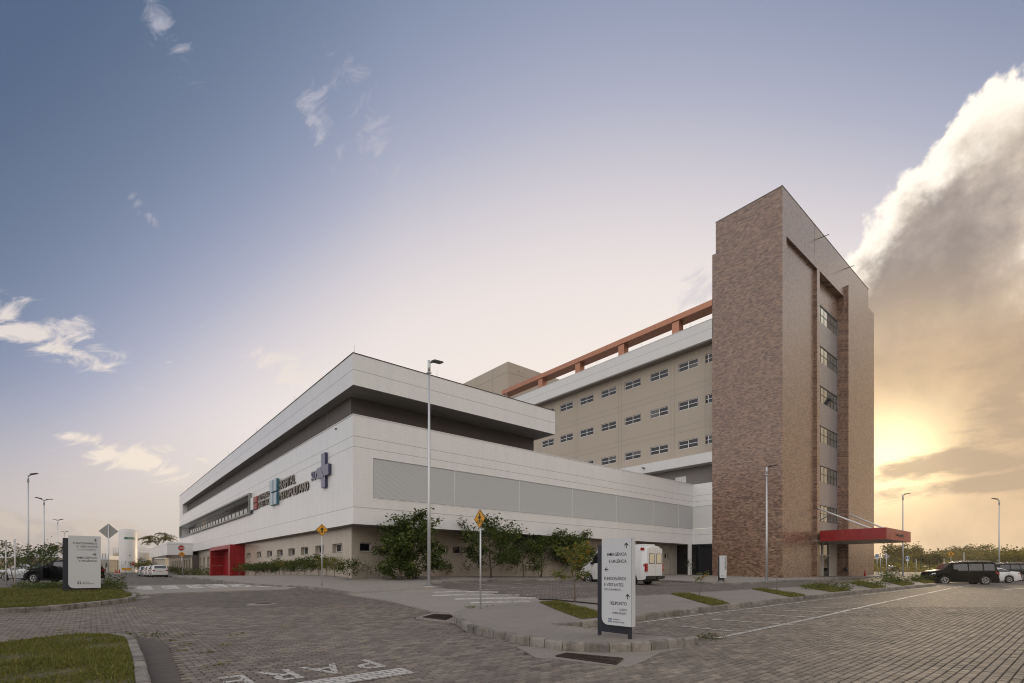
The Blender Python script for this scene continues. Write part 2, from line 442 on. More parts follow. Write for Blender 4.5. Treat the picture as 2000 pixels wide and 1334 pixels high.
def kerbm(t, b):
    pos = t.n('ShaderNodeNewGeometry').outputs['Position']
    oi = t.x(t.n('ShaderNodeObjectInfo').outputs['Random'])
    n1 = t.noise(pos, 2.6, 6, .7); n2 = t.noise(pos, 16., 4, .7)
    c = t.mix((n1 * 4.0 - 1.75).clamp() * .85, scale_col(t, (.27, .243, .212), oi * .4 + .72), (.06, .055, .048))
    t.lk(scale_col(t, c, (n2 - .5) * .7 + 1.0), b.inputs['Base Color']); b.inputs['Roughness'].default_value = .9
    bump(t, b, n2, .6, .012)
kerb_conc = mat('mossy_kerb_concrete', build=kerbm)
PL, PW = .240, .120                                  # paver module
def paver_nodes(t, b, joints):
    pos = t.n('ShaderNodeNewGeometry').outputs['Position']; x, y, z = t.xyz(pos)
    row = (y / PW).f('FLOOR'); par = row.f('FLOORED_MODULO', 2.0) * .5
    u = x / PL + par; v = y / PW
    wob = (t.noise(pos, 7., 2, .5) - .5) * .05
    fu, fv = (u + wob).f('FRACT'), (v + wob).f('FRACT')
    r = t.x(wn(t, u.f('FLOOR'), row, 1.).outputs[0])
    n1 = t.noise(pos, .33, 5, .6); n2 = t.noise(pos, 24., 5, .7); n3 = t.noise(pos, 2.1, 5, .6)
    c = t.ramp(r, [(0., (.106, .089, .075)), (.35, (.140, .117, .098)), (.7, (.164, .136, .112)), (1., (.211, .176, .142))])
    f_ = ((n1 - .5) * .7 + (n2 - .5) * .55 + (n3 - .5) * .55 + 1.0) * (1.10 if joints else 1.16)
    c = scale_col(t, c, f_)
    b.inputs['Roughness'].default_value = .8
    h = n2 * .25
    if joints:
        du = fu.f('MINIMUM', 1.0 - fu) * PL; dv = fv.f('MINIMUM', 1.0 - fv) * PW
        j = (du * .62).f('MINIMUM', dv).ss(.013, .006)
        c = t.mix(j * .92, c, (.022, .019, .016)); h = h - j * 1.5
        moss = (t.noise(pos, .6, 4, .6) * 3. - 1.9).clamp()
        c = t.mix(j * moss * .7, c, (.05, .06, .02))
    t.lk(c, b.inputs['Base Color']); bump(t, b, h, .5, .006)
paver_mat = mat('concrete_paver', build=lambda t, b: paver_nodes(t, b, False))
paver_far = mat('paver_paving', build=lambda t, b: paver_nodes(t, b, True))
def joint_soil(t, b):
    pos = t.n('ShaderNodeNewGeometry').outputs['Position']; n = t.noise(pos, 1.1, 5, .6); n2 = t.noise(pos, 30., 3)
    c = t.mix((n * 4. - 2.5).clamp() * .6, scale_col(t, (.03, .025, .02), n2 + .5), (.05, .058, .018))
    t.lk(c, b.inputs['Base Color']); b.inputs['Roughness'].default_value = 1.
soil_joint = mat('joint_soil', build=joint_soil)
def paintm(t, b):
    pos = t.n('ShaderNodeNewGeometry').outputs['Position']; x, y, z = t.xyz(pos)
    row = (y / PW).f('FLOOR'); u = x / PL + row.f('FLOORED_MODULO', 2.0) * .5; v = y / PW
    fu, fv = u.f('FRACT'), v.f('FRACT')
    du = fu.f('MINIMUM', 1.0 - fu) * PL; dv = fv.f('MINIMUM', 1.0 - fv) * PW
    j = du.f('MINIMUM', dv).ss(.0105, .007)
    n = t.noise(pos, 14., 6, .7); n2 = t.noise(pos, 2., 3)
    a = (1.0 - j) * (n * .7 + n2 * .6).ss(.42, .62)
    t.lk(scale_col(t, (.52, .49, .46), n * .5 + .75), b.inputs['Base Color']); b.inputs['Roughness'].default_value = .7
    t.lk(a, b.inputs['Alpha'])
road_paint = mat('worn_white_road_paint', build=paintm)
def paint2(t, b):
    pos = t.n('ShaderNodeNewGeometry').outputs['Position']; n = t.noise(pos, 9., 6, .7); n2 = t.noise(pos, 1.4, 3)
    t.lk(scale_col(t, (.52, .49, .45), n * .4 + .8), b.inputs['Base Color']); b.inputs['Roughness'].default_value = .7
    t.lk((n * .6 + n2 * .6).ss(.38, .66), b.inputs['Alpha'])
slab_paint = mat('faded_white_paint', build=paint2)
def groundm(t, b):
    pos = t.n('ShaderNodeNewGeometry').outputs['Position']; n = t.noise(pos, .06, 6, .6); n2 = t.noise(pos, 1.5, 5, .65)
    c = t.mix((n * 2.4 - .7).clamp(), (.055, .065, .018), (.13, .105, .05))
    t.lk(scale_col(t, c, n2 + .5), b.inputs['Base Color']); b.inputs['Roughness'].default_value = .95
ground_mat = mat('rough_grass_ground', build=groundm)
def turfm(t, b):
    pos = t.n('ShaderNodeNewGeometry').outputs['Position']; n = t.noise(pos, 1.3, 5, .65); n2 = t.noise(pos, 22., 3)
    c = t.mix((n * 3 - 1.1).clamp(), (.055, .062, .016), (.12, .092, .046))
    t.lk(scale_col(t, c, n2 + .5), b.inputs['Base Color']); b.inputs['Roughness'].default_value = 1.
turf_mat = mat('turf_soil', build=turfm)
def leafm(c1, c2, c3=None, trans=.35, nz=2.5):
    def f(t, b):
        geo = t.n('ShaderNodeNewGeometry'); r = t.x(geo.outputs['Random Per Island'])
        n = t.noise(geo.outputs['Position'], nz, 3)
        c = t.mix((r * .65 + n * .6 - .1).clamp(), c1, c2)
        if c3: c = t.mix(r.ss(.93, .97), c, c3)
        nt = t.nt; out = [q for q in nt.nodes if q.type == 'OUTPUT_MATERIAL'][0]
        t.lk(c, b.inputs['Base Color']); b.inputs['Roughness'].default_value = .5; b.inputs['Specular IOR Level'].default_value = .3
        tr = t.n('ShaderNodeBsdfTranslucent'); t.lk(c, tr.inputs[0])
        mx = t.n('ShaderNodeMixShader'); mx.inputs[0].default_value = trans
        t.lk(b.outputs[0], mx.inputs[1]); t.lk(tr.outputs[0], mx.inputs[2]); t.lk(mx.outputs[0], out.inputs[0])
    return f
leaf_dark = mat('dark_green_leaf', build=leafm((.024, .045, .010), (.115, .155, .028), (.20, .22, .04)))
leaf_mid = mat('mid_green_leaf', build=leafm((.04, .062, .014), (.125, .15, .03), (.25, .2, .03)))
leaf_yellow = mat('yellow_green_leaf', build=leafm((.09, .11, .018), (.21, .21, .035), (.5, .2, .02), .4))
leaf_wood = mat('woodland_leaf', build=leafm((.07, .068, .016), (.27, .22, .05), None, .55, .12))
leaf_gold = mat('backlit_shrub_leaf', build=leafm((.14, .135, .018), (.38, .31, .035), None, .55, .3))
grass_blade = mat('grass_blade', build=leafm((.052, .070, .012), (.235, .230, .045), (.32, .24, .09), .3, 1.1))
grass_gold = mat('dry_sunlit_grass', build=leafm((.16, .13, .02), (.35, .27, .04), None, .45, .5))
bark = mat('grey_brown_bark', (.115, .085, .062), .9, var=.3)
twig = mat('dry_twig', (.16, .125, .10), .9, var=.25)
# vehicles
car_black = mat('black_car_paint', (.005, .005, .0055), .5, spec=.12)
car_white = mat('white_car_paint', (.68, .68, .68), .25, coat=.7, var=.02)
car_silver = mat('silver_car_paint', (.42, .43, .45), .28, .4, coat=.7, var=.02)
car_navy = mat('dark_blue_grey_car_paint', (.012, .014, .020), .4, spec=.15)
car_red = mat('red_car_paint', (.3, .02, .02), .25, coat=.7)
car_glass = mat('tinted_car_glass', (.012, .013, .015), .03, spec=.9, coat=.6)
rubber = mat('tyre_rubber', (.014, .014, .015), .85, var=.15)
rim_metal = mat('silver_alloy_rim', (.55, .55, .56), .3, .6)
black_plastic = mat('black_plastic', (.014, .014, .015), .55, var=.1)
chrome = mat('chrome_trim', (.6, .6, .62), .15, .9)
lamp_clear = mat('clear_headlamp', (.5, .52, .54), .1, .4, coat=1.)
lamp_red = mat('red_tail_lamp', (.32, .012, .012), .15, coat=1.)
plate_mat = mat('number_plate', (.5, .5, .48), .4)
# signs
totem_white = mat('totem_pale_panel', (.58, .595, .61), .55, var=.035)
totem_navy = mat('totem_dark_panel', (.017, .020, .032), .45, var=.08)
ink = mat('black_lettering', (.012, .012, .013), .5)
ink_blue = mat('blue_logo_print', (.05, .10, .17), .5)
sign_yellow = mat('warning_yellow', (.70, .33, .012), .4, var=.04)
sign_red = mat('stop_red', (.42, .015, .02), .4, var=.05)
sign_white = mat('sign_white', (.7, .7, .7), .4)
sign_blue = mat('sign_blue', (.03, .16, .38), .4)
letter_gold = mat('gold_letter_face', (.30, .25, .19), .35, .3)
letter_dark = mat('dark_letter_side', (.025, .022, .022), .5)
letter_blue = mat('pale_blue_sign_block', (.42, .50, .55), .4)
letter_teal = mat('teal_block_side', (.045, .17, .22), .4)
sus_face = mat('violet_grey_cross', (.23, .225, .285), .45)
sus_side = mat('navy_cross_side', (.045, .05, .12), .45)
brick_red = mat('red_sign_block', (.28, .055, .045), .45)
iron = mat('rusty_iron_grate', (.05, .032, .024), .7, .3, var=.4)
cone_red = mat('faded_red_cone', (.40, .04, .03), .6, var=.1)
tank_white = mat('white_tank_steel', (.62, .60, .58), .4, .1, var=.05)
green_paint = mat('green_paint', (.02, .16, .08), .5)
fence_green = mat('dark_green_fence', (.015, .05, .035), .6)
steel_post = mat('pale_post', (.55, .54, .52), .5, .2, var=.06)
lamp_dark = mat('dark_lamp_housing', (.05, .045, .04), .5, .3)

# ------------------------------------------------------------------ ground, road, pavements
def drape(poly, off, step=1.0, skirt=.25):
    """plan polygon laid on the terrain, with a skirt round its edge"""
    bm = bmesh.new()
    f = bm.faces.new([bm.verts.new((x, y, 0)) for x, y in poly])
    f.normal_update()
    bmesh.ops.triangulate(bm, faces=[f], ngon_method='EAR_CLIP')
    xs = [p[0] for p in poly]; ys = [p[1] for p in poly]
    for k, (lo, hi) in enumerate(((min(xs), max(xs)), (min(ys), max(ys)))):
        n = int((hi - lo) / step)
        for i in range(1, n + 1):
            c = lo + (hi - lo) * i / (n + 1)
            bmesh.ops.bisect_plane(bm, geom=bm.verts[:] + bm.edges[:] + bm.faces[:], plane_co=(c, 0, 0) if k == 0 else (0, c, 0), plane_no=(1, 0, 0) if k == 0 else (0, 1, 0))
    bmesh.ops.recalc_face_normals(bm, faces=bm.faces[:])
    if sum(q.normal.z for q in bm.faces) < 0: bmesh.ops.reverse_faces(bm, faces=bm.faces[:])
    P = np.array([v.co[:2] for v in bm.verts]); Z = GN(P[:, 0], P[:, 1]) + off
    for v, z in zip(bm.verts, Z): v.co.z = z
    if skirt:
        be = [e for e in bm.edges if e.is_boundary]
        r = bmesh.ops.extrude_edge_only(bm, edges=be)
        for v in [g for g in r['geom'] if isinstance(g, bmesh.types.BMVert)]: v.co.z -= skirt
    me = bpy.data.meshes.new('sheet'); bm.to_mesh(me); bm.free(); return me
def lay(name, poly, off, m, parent=None, step=1.0, skirt=.25, label=None):
    me = drape(poly, off, step, skirt); me.materials.append(m); me.name = name
    o = link(name, me, parent)
    if label: o['label'] = label
    return o
def kerb(parent, line, h, L=1.0, w=.13, inward=1, jit=.006, base=-.1):
    """single kerb stones along a plan polyline; 'inward' is the side the pavement lies on"""
    pts = [Vector((p[0], p[1])) for p in line]
    seg = [(pts[i + 1] - pts[i]).length for i in range(len(pts) - 1)]; tot = sum(seg)
    def ev(s):
        for i, l in enumerate(seg):
            if s <= l or i == len(seg) - 1: return pts[i] + (pts[i + 1] - pts[i]) * (s / l)
            s -= l
    n = max(1, round(tot / L)); q = tot / n
    prof = [(-.034, base), (-.020, h - .045), (-.010, h - .014), (.018, h), (w, h), (w, base)]
    for i in range(n):
        s0, s1 = i * q + .011, (i + 1) * q - .011
        vs = []
        dz = rnd.uniform(-jit, jit); dn = rnd.uniform(-jit, jit)
        for s in (s0, (s0 + s1) / 2, s1):
            p = ev(s); d = (ev(min(s + .05, tot)) - ev(max(s - .05, 0))).normalized(); nn = Vector((-d.y, d.x)) * inward
            g = G(p.x, p.y)
            for a, z in prof:
                c = p + nn * (a + dn); vs.append((c.x, c.y, g + z + (dz if z > 0 else 0)))
        m_ = len(prof); fs = []
        for k in range(2):
            for j in range(m_):
                a, b_ = k * m_ + j, k * m_ + (j + 1) % m_; fs.append((a, b_, b_ + m_, a + m_) if inward < 0 else (a, a + m_, b_ + m_, b_))
        fs.append(tuple(range(m_))); fs.append(tuple(range(2 * m_, 3 * m_))[::-1])
        obj('kerb_stone', MB().add(vs, fs), kerb_conc, parent)

def inside(px, py, poly):
    c = np.zeros(px.shape, bool); n = len(poly)
    for i in range(n):
        x0, y0 = poly[i]; x1, y1 = poly[(i + 1) % n]
        if y0 == y1: continue
        m = ((y0 > py) != (y1 > py)) & (px < (x1 - x0) * (py - y0) / (y1 - y0) + x0); c ^= m
    return c

# far terrain sheet to the horizon
def terrain():
    rad = [0, 4, 8, 12, 16, 20, 24, 28, 33, 38, 44, 50, 57, 65, 75, 86, 100, 115, 135, 160, 200, 280, 420, 700, 1300, 2600, 6000]
    n = 96; vs = [(0, 0, -.2)]; fs = []
    for r in rad[1:]:
        a = np.arange(n) * 2 * math.pi / n; x, y = r * np.sin(a), r * np.cos(a); z = GN(x, y) - (.14 if r < 150 else .02)
        vs += list(zip(x, y, z))
    for k in range(n): fs.append((0, 1 + (k + 1) % n, 1 + k))
    for i in range(len(rad) - 2):
        for k in range(n):
            a, b = 1 + i * n + k, 1 + i * n + (k + 1) % n; fs.append((a, b, b + n, a + n))
    return structure(obj('ground', MB().add(vs, fs, True), ground_mat))
terrain()

ISLAND = [(8.25, 12.45), (7.82, 11.6), (7.51, 10.87), (7.28, 10.3), (7.17, 9.83), (7.1, 8.92), (7.03, 8.08), (7.0, 7.3), (7.05, 6.8), (7.22, 6.42), (7.5, 6.1), (7.95, 5.85), (8.4, 5.70), (9.05, 5.57), (9.72, 5.45),
          (9.42, 6.5), (9.26, 7.6), (9.08, 9.02), (12.6, 8.95), (15.6, 8.82), (18.85, 8.74), (24.33, 8.6), (31.7, 8.45), (39.4, 8.05), (46.3, 7.6), (49.5, 8.4), (51., 10.2), (50.6, 11.9),
          (41., 11.75), (32.5, 11.95), (26.2, 12.3), (19.7, 12.45), (14., 13.35), (12.0, 13.5), (10.45, 13.65), (9.31, 13.45), (8.7, 13.05)]
PLAZA = [(9.4, 23.25), (11.2, 21.7), (12.9, 20.45), (13.55, 22.5), (14.2, 24.0), (19.4, 24.0), (26, 24.0), (32.9, 24.0), (33.3, 21.8), (33.6, 17.7), (34.3, 16.45), (39.3, 16.3), (46., 16.0), (58.4, 16.2), (75.5, 16.4),
         (76., 30), (60, 60), (40, 118), (8.6, 118), (8.3, 95), (7.4, 68), (5.7, 46), (5.2, 37), (5.8, 31.8), (6.75, 28.9), (7.6, 27.8), (8.4, 26.8), (9.1, 25.3)]
RAMP = [(9.32, 23.2), (8.95, 17.4), (8.69, 14.3), (8.9, 13.75), (8.6, 13.0), (9.31, 13.2), (10.45, 13.4), (14.0, 13.3), (13.1, 18.0), (12.95, 20.6), (11.2, 21.8)]
VERGE = [(-14., 21.0), (-2.29, 23.30), (-1.48, 23.5), (-.8, 23.84), (.06, 24.68), (.65, 25.2), (1.1, 25.69), (1.45, 26.3), (1.5, 27.2), (1.2, 29.4), (.45, 31.5), (-.4, 32.6), (-2.5, 32.9), (-14., 32.0)]
LAWN = [(-9., 8.0), (-1.4, 14.25), (-.95, 14.65), (-.4, 14.85), (.1, 14.70), (.45, 14.3), (.68, 13.62), (.70, 12.5), (.68, 11.48), (.66, 10.4), (.63, 9.29), (.57, 7.84), (.4, 4.2), (-9., 2.0)]
GUTTER = [(.84, 14.25), (1.14, 13.7), (1.24, 12.7), (1.17, 11.71), (1.10, 10.3), (1.02, 9.06), (.97, 8.2), (.9, 4.5), (.3, 4.5), (.5, 14.2)]
HUMP = [gp(226, 1146.5), gp(330, 1143.8), gp(470, 1141.6), gp(548, 1141), gp(596, 1146.5), gp(560, 1152.5), gp(450, 1155.5), gp(340, 1159.5), gp(262, 1164.5)]
GRATE1 = [gp(1086, 1284), gp(1106, 1278.3), gp(1217, 1289.5), gp(1203, 1300.5)]
APRON1 = [gp(1005, 1262), gp(1030, 1275), gp(1046, 1286), gp(1086, 1288), gp(1150, 1296), gp(1226, 1303.5), gp(1246, 1297), gp(1290, 1276), gp(1340, 1266), gp(1207, 1270), gp(1100, 1268)]
GRATE2 = [gp(826, 1207), gp(848, 1201), gp(888, 1203), gp(870, 1212.5)]
APRON2 = [gp(812, 1207), gp(842, 1198), gp(884, 1199.5), gp(895, 1209), gp(905, 1222), gp(878, 1216), gp(840, 1212.5)]
HOLE = gp(513, 1179.5)
holes = [ISLAND, PLAZA, RAMP, VERGE, LAWN, GUTTER, HUMP, APRON1, APRON2]

# road: a bed of dark soil with single pavers near by, paved sheet beyond
DN = 19.0
road = structure(thing('road', 'grey concrete block paved road', 'road')); del road['label']; del road['category']
def grid_sheet(name, d0, d1, l0, l1, st, off, m, parent):
    nd, nl = max(1, int((d1 - d0) / st)), max(1, int((l1 - l0) / st))
    d = np.linspace(d0, d1, nd + 1); l = np.linspace(l0, l1, nl + 1); DD, LL = np.meshgrid(d, l, indexing='ij')
    x = DD * FV[0] + LL * RV[0]; y = DD * FV[1] + LL * RV[1]; z = GN(x, y) + off
    vs = list(zip(x.ravel(), y.ravel(), z.ravel())); fs = []
    for i in range(nd):
        for j in range(nl):
            a = i * (nl + 1) + j; fs.append((a, a + 1, a + nl + 2, a + nl + 1))
    return obj(name, MB().add(vs, fs, True), m, parent)
grid_sheet('joint_bed', -6, DN, -24, 24, .75, -.028, soil_joint, road)
grid_sheet('paving', DN, 112, -95, 95, 1.0, .0, paver_far, road)

def pavers():
    x0, x1, y0, y1 = -9., 27., -8., 27.
    rows = np.arange(math.floor(y0 / PW), math.ceil(y1 / PW)); cols = np.arange(math.floor(x0 / PL), math.ceil(x1 / PL))
    RR, CC = np.meshgrid(rows, cols, indexing='ij'); par = np.mod(RR, 2) * .5
    cx = ((CC + .5 - par) * PL).ravel(); cy = ((RR + .5) * PW).ravel()
    d = depth(cx, cy); l = lat(cx, cy)
    keep = (d > 4.6) & (d < DN + .25) & (np.abs(l) < d * 1.10 + .6)
    for h in holes: keep &= ~inside(cx, cy, h)
    keep &= (cx - HOLE[0]) ** 2 + (cy - HOLE[1]) ** 2 > .55 ** 2
    cx, cy, d, l = cx[keep], cy[keep], d[keep], l[keep]
    z = GN(cx, cy); rg = np.random.RandomState(3); n = len(cx)
    z = z + rg.uniform(-.0035, .0035, n); tx, ty = rg.normal(0, .010, n), rg.normal(0, .010, n)
    # slow settling of the bed
    z += .006 * np.sin(cx * 1.9 + .7 * cy) * np.sin(cy * 1.3 - .4 * cx)
    hl, hw, ch = PL / 2 - .0130, PW / 2 - .0080, .008
    base = np.array([(-hl, -hw, -.03), (hl, -hw, -.03), (hl, hw, -.03), (-hl, hw, -.03), (-hl, -hw, -ch), (hl, -hw, -ch), (hl, hw, -ch), (-hl, hw, -ch),
                     (-hl + ch, -hw + ch, 0), (hl - ch, -hw + ch, 0), (hl - ch, hw - ch, 0), (-hl + ch, hw - ch, 0)])
    faces = [(0, 1, 5, 4), (1, 2, 6, 5), (2, 3, 7, 6), (3, 0, 4, 7), (4, 5, 9, 8), (5, 6, 10, 9), (6, 7, 11, 10), (7, 4, 8, 11), (8, 9, 10, 11)]
    vis = (d > 6.35) & (np.abs(l) < d * 1.035)
    order = np.argsort(np.where(vis, d, 1e9)); near = order[:300]; rest = np.ones(n, bool); rest[near] = False
    me = MB().add([tuple(p) for p in base], faces).mesh('paver', paver_mat)
    for i in near:
        o = bpy.data.objects.new('paver', me); COL.objects.link(o); o.parent = road
        o.location = (cx[i], cy[i], z[i]); o.rotation_euler = (ty[i], tx[i], rg.normal(0, .008))
    k = np.where(rest)[0]
    V = np.repeat(base[None], len(k), 0).copy()
    a = rg.normal(0, .010, len(k)); ca, sa = np.cos(a)[:, None], np.sin(a)[:, None]
    bx, by = V[:, :, 0] * ca - V[:, :, 1] * sa, V[:, :, 0] * sa + V[:, :, 1] * ca
    V[:, :, 2] += bx * tx[k][:, None] + by * ty[k][:, None] + z[k][:, None]
    V[:, :, 0] = bx + cx[k][:, None]; V[:, :, 1] = by + cy[k][:, None]
    Fc = (np.array(faces)[None] + (np.arange(len(k)) * 12)[:, None, None]).reshape(-1, 4)
    me = bpy.data.meshes.new('paver_field'); me.from_pydata(V.reshape(-1, 3), [], Fc.tolist()); me.materials.append(paver_mat)
    stuff(link('paver_field', me, road))
pavers()

# pavements
island = structure(lay('pavement_island', ISLAND, .155, concrete, step=.8))
kerb(island, ISLAND[:15], .185, .46, .14, 1)
kerb(island, ISLAND[14:18], .165, .9, .13, 1)
kerb(island, [(9.08, 9.02), (12.6, 8.95), (15.6, 8.82), (18.85, 8.74), (24.33, 8.6), (31.7, 8.45), (39.4, 8.05), (46.3, 7.6), (49.5, 8.4), (51., 10.2)], .165, .95, .13, 1)
kerb(island, [(50.6, 11.9), (41., 11.75), (32.5, 11.95), (26.2, 12.3), (19.7, 12.45), (14., 13.35)], .160, 1.0, .12, 1)
plaza = structure(lay('pavement', PLAZA, .12, concrete_light, step=1.6))
kerb(plaza, [PLAZA[i] for i in (2, 3, 4, 5, 6, 7, 8, 9, 10, 11, 12, 13, 14)], .132, 1.0, .13, 1)
kerb(plaza, [PLAZA[i] for i in (19, 20, 21, 22, 23, 24, 25, 26, 27, 0)], .135, .9, .14, 1)
ramp = structure(lay('crossing_ramp', RAMP, .045, concrete_light, step=.8))
hump = structure(lay('raised_crossing', HUMP, .05, concrete_light, step=.8))
verge = structure(lay('grass_verge', VERGE, .15, turf_mat, step=1.2))
kerb(verge, VERGE[1:10], .185, .62, .15, 1); kerb(verge, VERGE[0:2], .185, .9, .15, 1)
lawn = structure(lay('lawn', LAWN, .135, turf_mat, step=1.))
kerb(lawn, LAWN[1:13], .155, .62, .14, -1)
gut = structure(lay('gutter', GUTTER, .006, concrete_dark, step=.6, skirt=.05))
ap1 = structure(lay('drain_apron', APRON1, .008, concrete, step=.5, skirt=.05))
ap2 = structure(lay('drain_apron', APRON2, .010, concrete, step=.5, skirt=.05))
# loose channel from verge corner
lay('verge_channel', [gp(265, 1172), gp(296, 1167), gp(272, 1158), gp(262, 1160)], .010, concrete, verge, .5, .05)

def grate(name, q, n, label):
    c = Vector((sum(p[0] for p in q) / 4, sum(p[1] for p in q) / 4, 0)); c.z = G(c.x, c.y)
    t = thing(name, label, 'drain grate', c)
    P = [Vector((x, y, G(x, y) + .012)) for x, y in q]
    pit = MB().add([p + Vector((0, 0, -.002)) for p in P], [(0, 1, 2, 3)] if ((P[1] - P[0]).cross(P[2] - P[0])).z > 0 else [(3, 2, 1, 0)]); obj('pit', pit, soil_joint, t)
    fr = MB()
    for i in range(4):
        a, b = P[i], P[(i + 1) % 4]; fr.tube([a + Vector((0, 0, .008)), b + Vector((0, 0, .008))], .016, 4)
    obj('frame', fr, iron, t)
    for i in range(1, n):
        k = i / n; a = P[0].lerp(P[3], k); b = P[1].lerp(P[2], k)
        obj('bar', MB().tube([a + Vector((0, 0, .008)), b + Vector((0, 0, .008))], .011, 4), iron, t)
grate('drain_grate', [GRATE1[1], GRATE1[0], GRATE1[3], GRATE1[2]], 22, 'long rusty slotted drain grate below the kerb by the direction board')
grate('drain_grate', [GRATE2[1], GRATE2[0], GRATE2[3], GRATE2[2]], 12, 'small dark drain grate beside the concrete crossing ramp')
hz = G(*HOLE)
mh = thing('manhole_cover', 'round iron manhole cover set in a concrete ring in the block road', 'manhole', (HOLE[0], HOLE[1], hz))
obj('ring', MB().lathe([(.34, .0), (.34, .012), (.56, .012), (.60, -.02)], (HOLE[0], HOLE[1], hz), 28), concrete_light, mh)
obj('lid', MB().lathe([(.001, .016), (.30, .016), (.325, .010), (.33, -.01)], (HOLE[0], HOLE[1], hz), 28), iron, mh)

# painted markings
def stripe(name, a, b, w, m, parent, off=.006):
    a, b = Vector(a), Vector(b); d = (b - a).normalized(); n = Vector((-d.y, d.x)) * (w / 2)
    return lay(name, [tuple(a - n), tuple(b - n), tuple(b + n), tuple(a + n)], off, m, parent, .5, 0)
NF = .0075
stripe('parking_line', (11.0, 5.72), (18.9, 5.80), .12, road_paint, road, NF); stripe('parking_line', (18.9, 5.80), (52, 6.5), .12, slab_paint, road, .010)
stripe('parking_line', (12.0, 8.55), (46., 7.35), .09, slab_paint, road, .010)
for p, q, r_, s_ in ((1330, 1224, 1432, 1234), (1390, 1210.5, 1549, 1221.5), (1487, 1201, 1602, 1207.5), (1512, 1192, 1668, 1198), (1560, 1186, 1700, 1189.5), (1620, 1179, 1735, 1181)):
    stripe('parking_line', gp(p, q), gp(r_, s_), .10, slab_paint, road, .012)
for i in range(7): stripe('parking_line', (16.2 + i * 2.5, 23.8), (16.2 + i * 2.5, 18.8), .10, slab_paint, road, .010)
stripe('parking_line', (14.0, 18.75), (33.0, 18.75), .10, slab_paint, road, .010)
stripe('edge_line', gp(203, 1131), gp(226, 1146), .13, slab_paint, road, .010)
stripe('lane_mark', gp(1962, 1152), gp(2040, 1147), .25, slab_paint, road, .010)
stripe('lane_mark', gp(246, 1133), gp(262, 1133), .3, slab_paint, road, .010); stripe('lane_mark', gp(322, 1131.5), gp(336, 1131.8), .3, slab_paint, road, .010)
for a, b in (((265.5, 1150.5), (299, 1150.5)), ((314, 1149), (350, 1149)), ((364, 1147.6), (399, 1147.6)), ((402, 1146.3), (444, 1146.3)), ((449, 1145.4), (489, 1145.4)), ((494, 1144.6), (530, 1144.6)), ((538, 1143.8), (568, 1143.8))):
    x0, y0 = gp(*a); x1, y1 = gp(*b)
    c = Vector(((x0 + x1) / 2, (y0 + y1) / 2)); w = math.hypot(x1 - x0, y1 - y0) / 2
    lay('crossing_stripe', [(c.x - w * .75, c.y - .9), (c.x + w * .75 , c.y - .95), (c.x + w * .75, c.y + .9), (c.x - w * .75, c.y + .95)], .056, slab_paint, hump, .5, 0)
for a, b in (((847, 1159), (973, 1159)), ((844, 1165.7), (1014, 1164.7)), ((888, 1173), (1048, 1170.5)), ((919, 1180), (1035, 1177.2))):
    pa, pb = gp(*a), gp(*b); stripe('crossing_stripe', pa, pb, .42, slab_paint, ramp, .052)
# PARE, upside down for us, with its stop line: letters lie along x, tops toward -y
def ground_text(s, x, y, size, sx, parent):
    for ch, ox in s:
        cu = bpy.data.curves.new('glyph', 'FONT'); cu.body = ch; cu.size = size; cu.offset = .012; cu.fill_mode = 'FRONT' if hasattr(cu, 'fill_mode') else cu.fill_mode
        cu.dimensions = '2D'; o = bpy.data.objects.new('glyph', cu); COL.objects.link(o)
        me = bpy.data.meshes.new_from_object(o); bpy.data.objects.remove(o)
        bm = bmesh.new(); bm.from_mesh(me)
        for v in bm.verts:
            X, Y = v.co.x, v.co.y
            v.co = (x - ox - X * sx, y - Y, G(x - ox - X * sx, y - Y) + NF)
        bm.to_mesh(me); bm.free(); me.materials.clear(); me.materials.append(road_paint)
        link('painted_letter', me, parent)
ground_text([('P', 0), ('A', .62), ('R', 1.30), ('E', 1.95)], 3.76, 8.36, 1.18, .72, road)
lay('stop_line', [(1.2, 6.82), (3.80, 6.80), (3.84, 7.30), (1.2, 7.28)], NF, road_paint, road, .5, 0)

# ------------------------------------------------------------------ the hospital
BX, BY = 11.26, 27.15                    # podium corner
TX, TY = 47.41, 18.44                    # tower corner
Z0 = .55; TF_ = 25.05
hospital = thing('hospital_building', 'long white tiled hospital with brown brick tower and beige ward block', 'hospital', (BX, BY, 1.0))
H = hospital
def part(name, mb, m, label=None): return obj(name, mb, m, H, True, label)
def wall(axis, c, h0, h1, z0, z1, ops, dep, sgn):
    """wall sheet at x=c or y=c with openings (ha,hb,za,zb); reveals run 'dep' inward (sgn = inward sign)"""
    mb = MB()
    P = (lambda h, z, d=0.: (c + d * sgn, h, z)) if axis == 'x' else (lambda h, z, d=0.: (h, c + d * sgn, z))
    hs = sorted({h0, h1, *[v for o in ops for v in o[:2]]}); zs = sorted({z0, z1, *[v for o in ops for v in o[2:4]]})
    flip = (axis == 'x') == (sgn > 0)
    for i in range(len(hs) - 1):
        for k in range(len(zs) - 1):
            hm, zm = (hs[i] + hs[i + 1]) / 2, (zs[k] + zs[k + 1]) / 2
            if any(o[0] < hm < o[1] and o[2] < zm < o[3] for o in ops): continue
            q = [P(hs[i], zs[k]), P(hs[i + 1], zs[k]), P(hs[i + 1], zs[k + 1]), P(hs[i], zs[k + 1])]
            mb.quad(*(q[::-1] if flip else q))
    for o in ops:
        a, b, e, f = o[:4]
        for (p, q) in (((a, e), (b, e)), ((b, e), (b, f)), ((b, f), (a, f)), ((a, f), (a, e))):
            r = [P(*p), P(*q), P(*q, dep), P(*p, dep)]; mb.quad(*(r[::-1] if flip else r))
    return mb
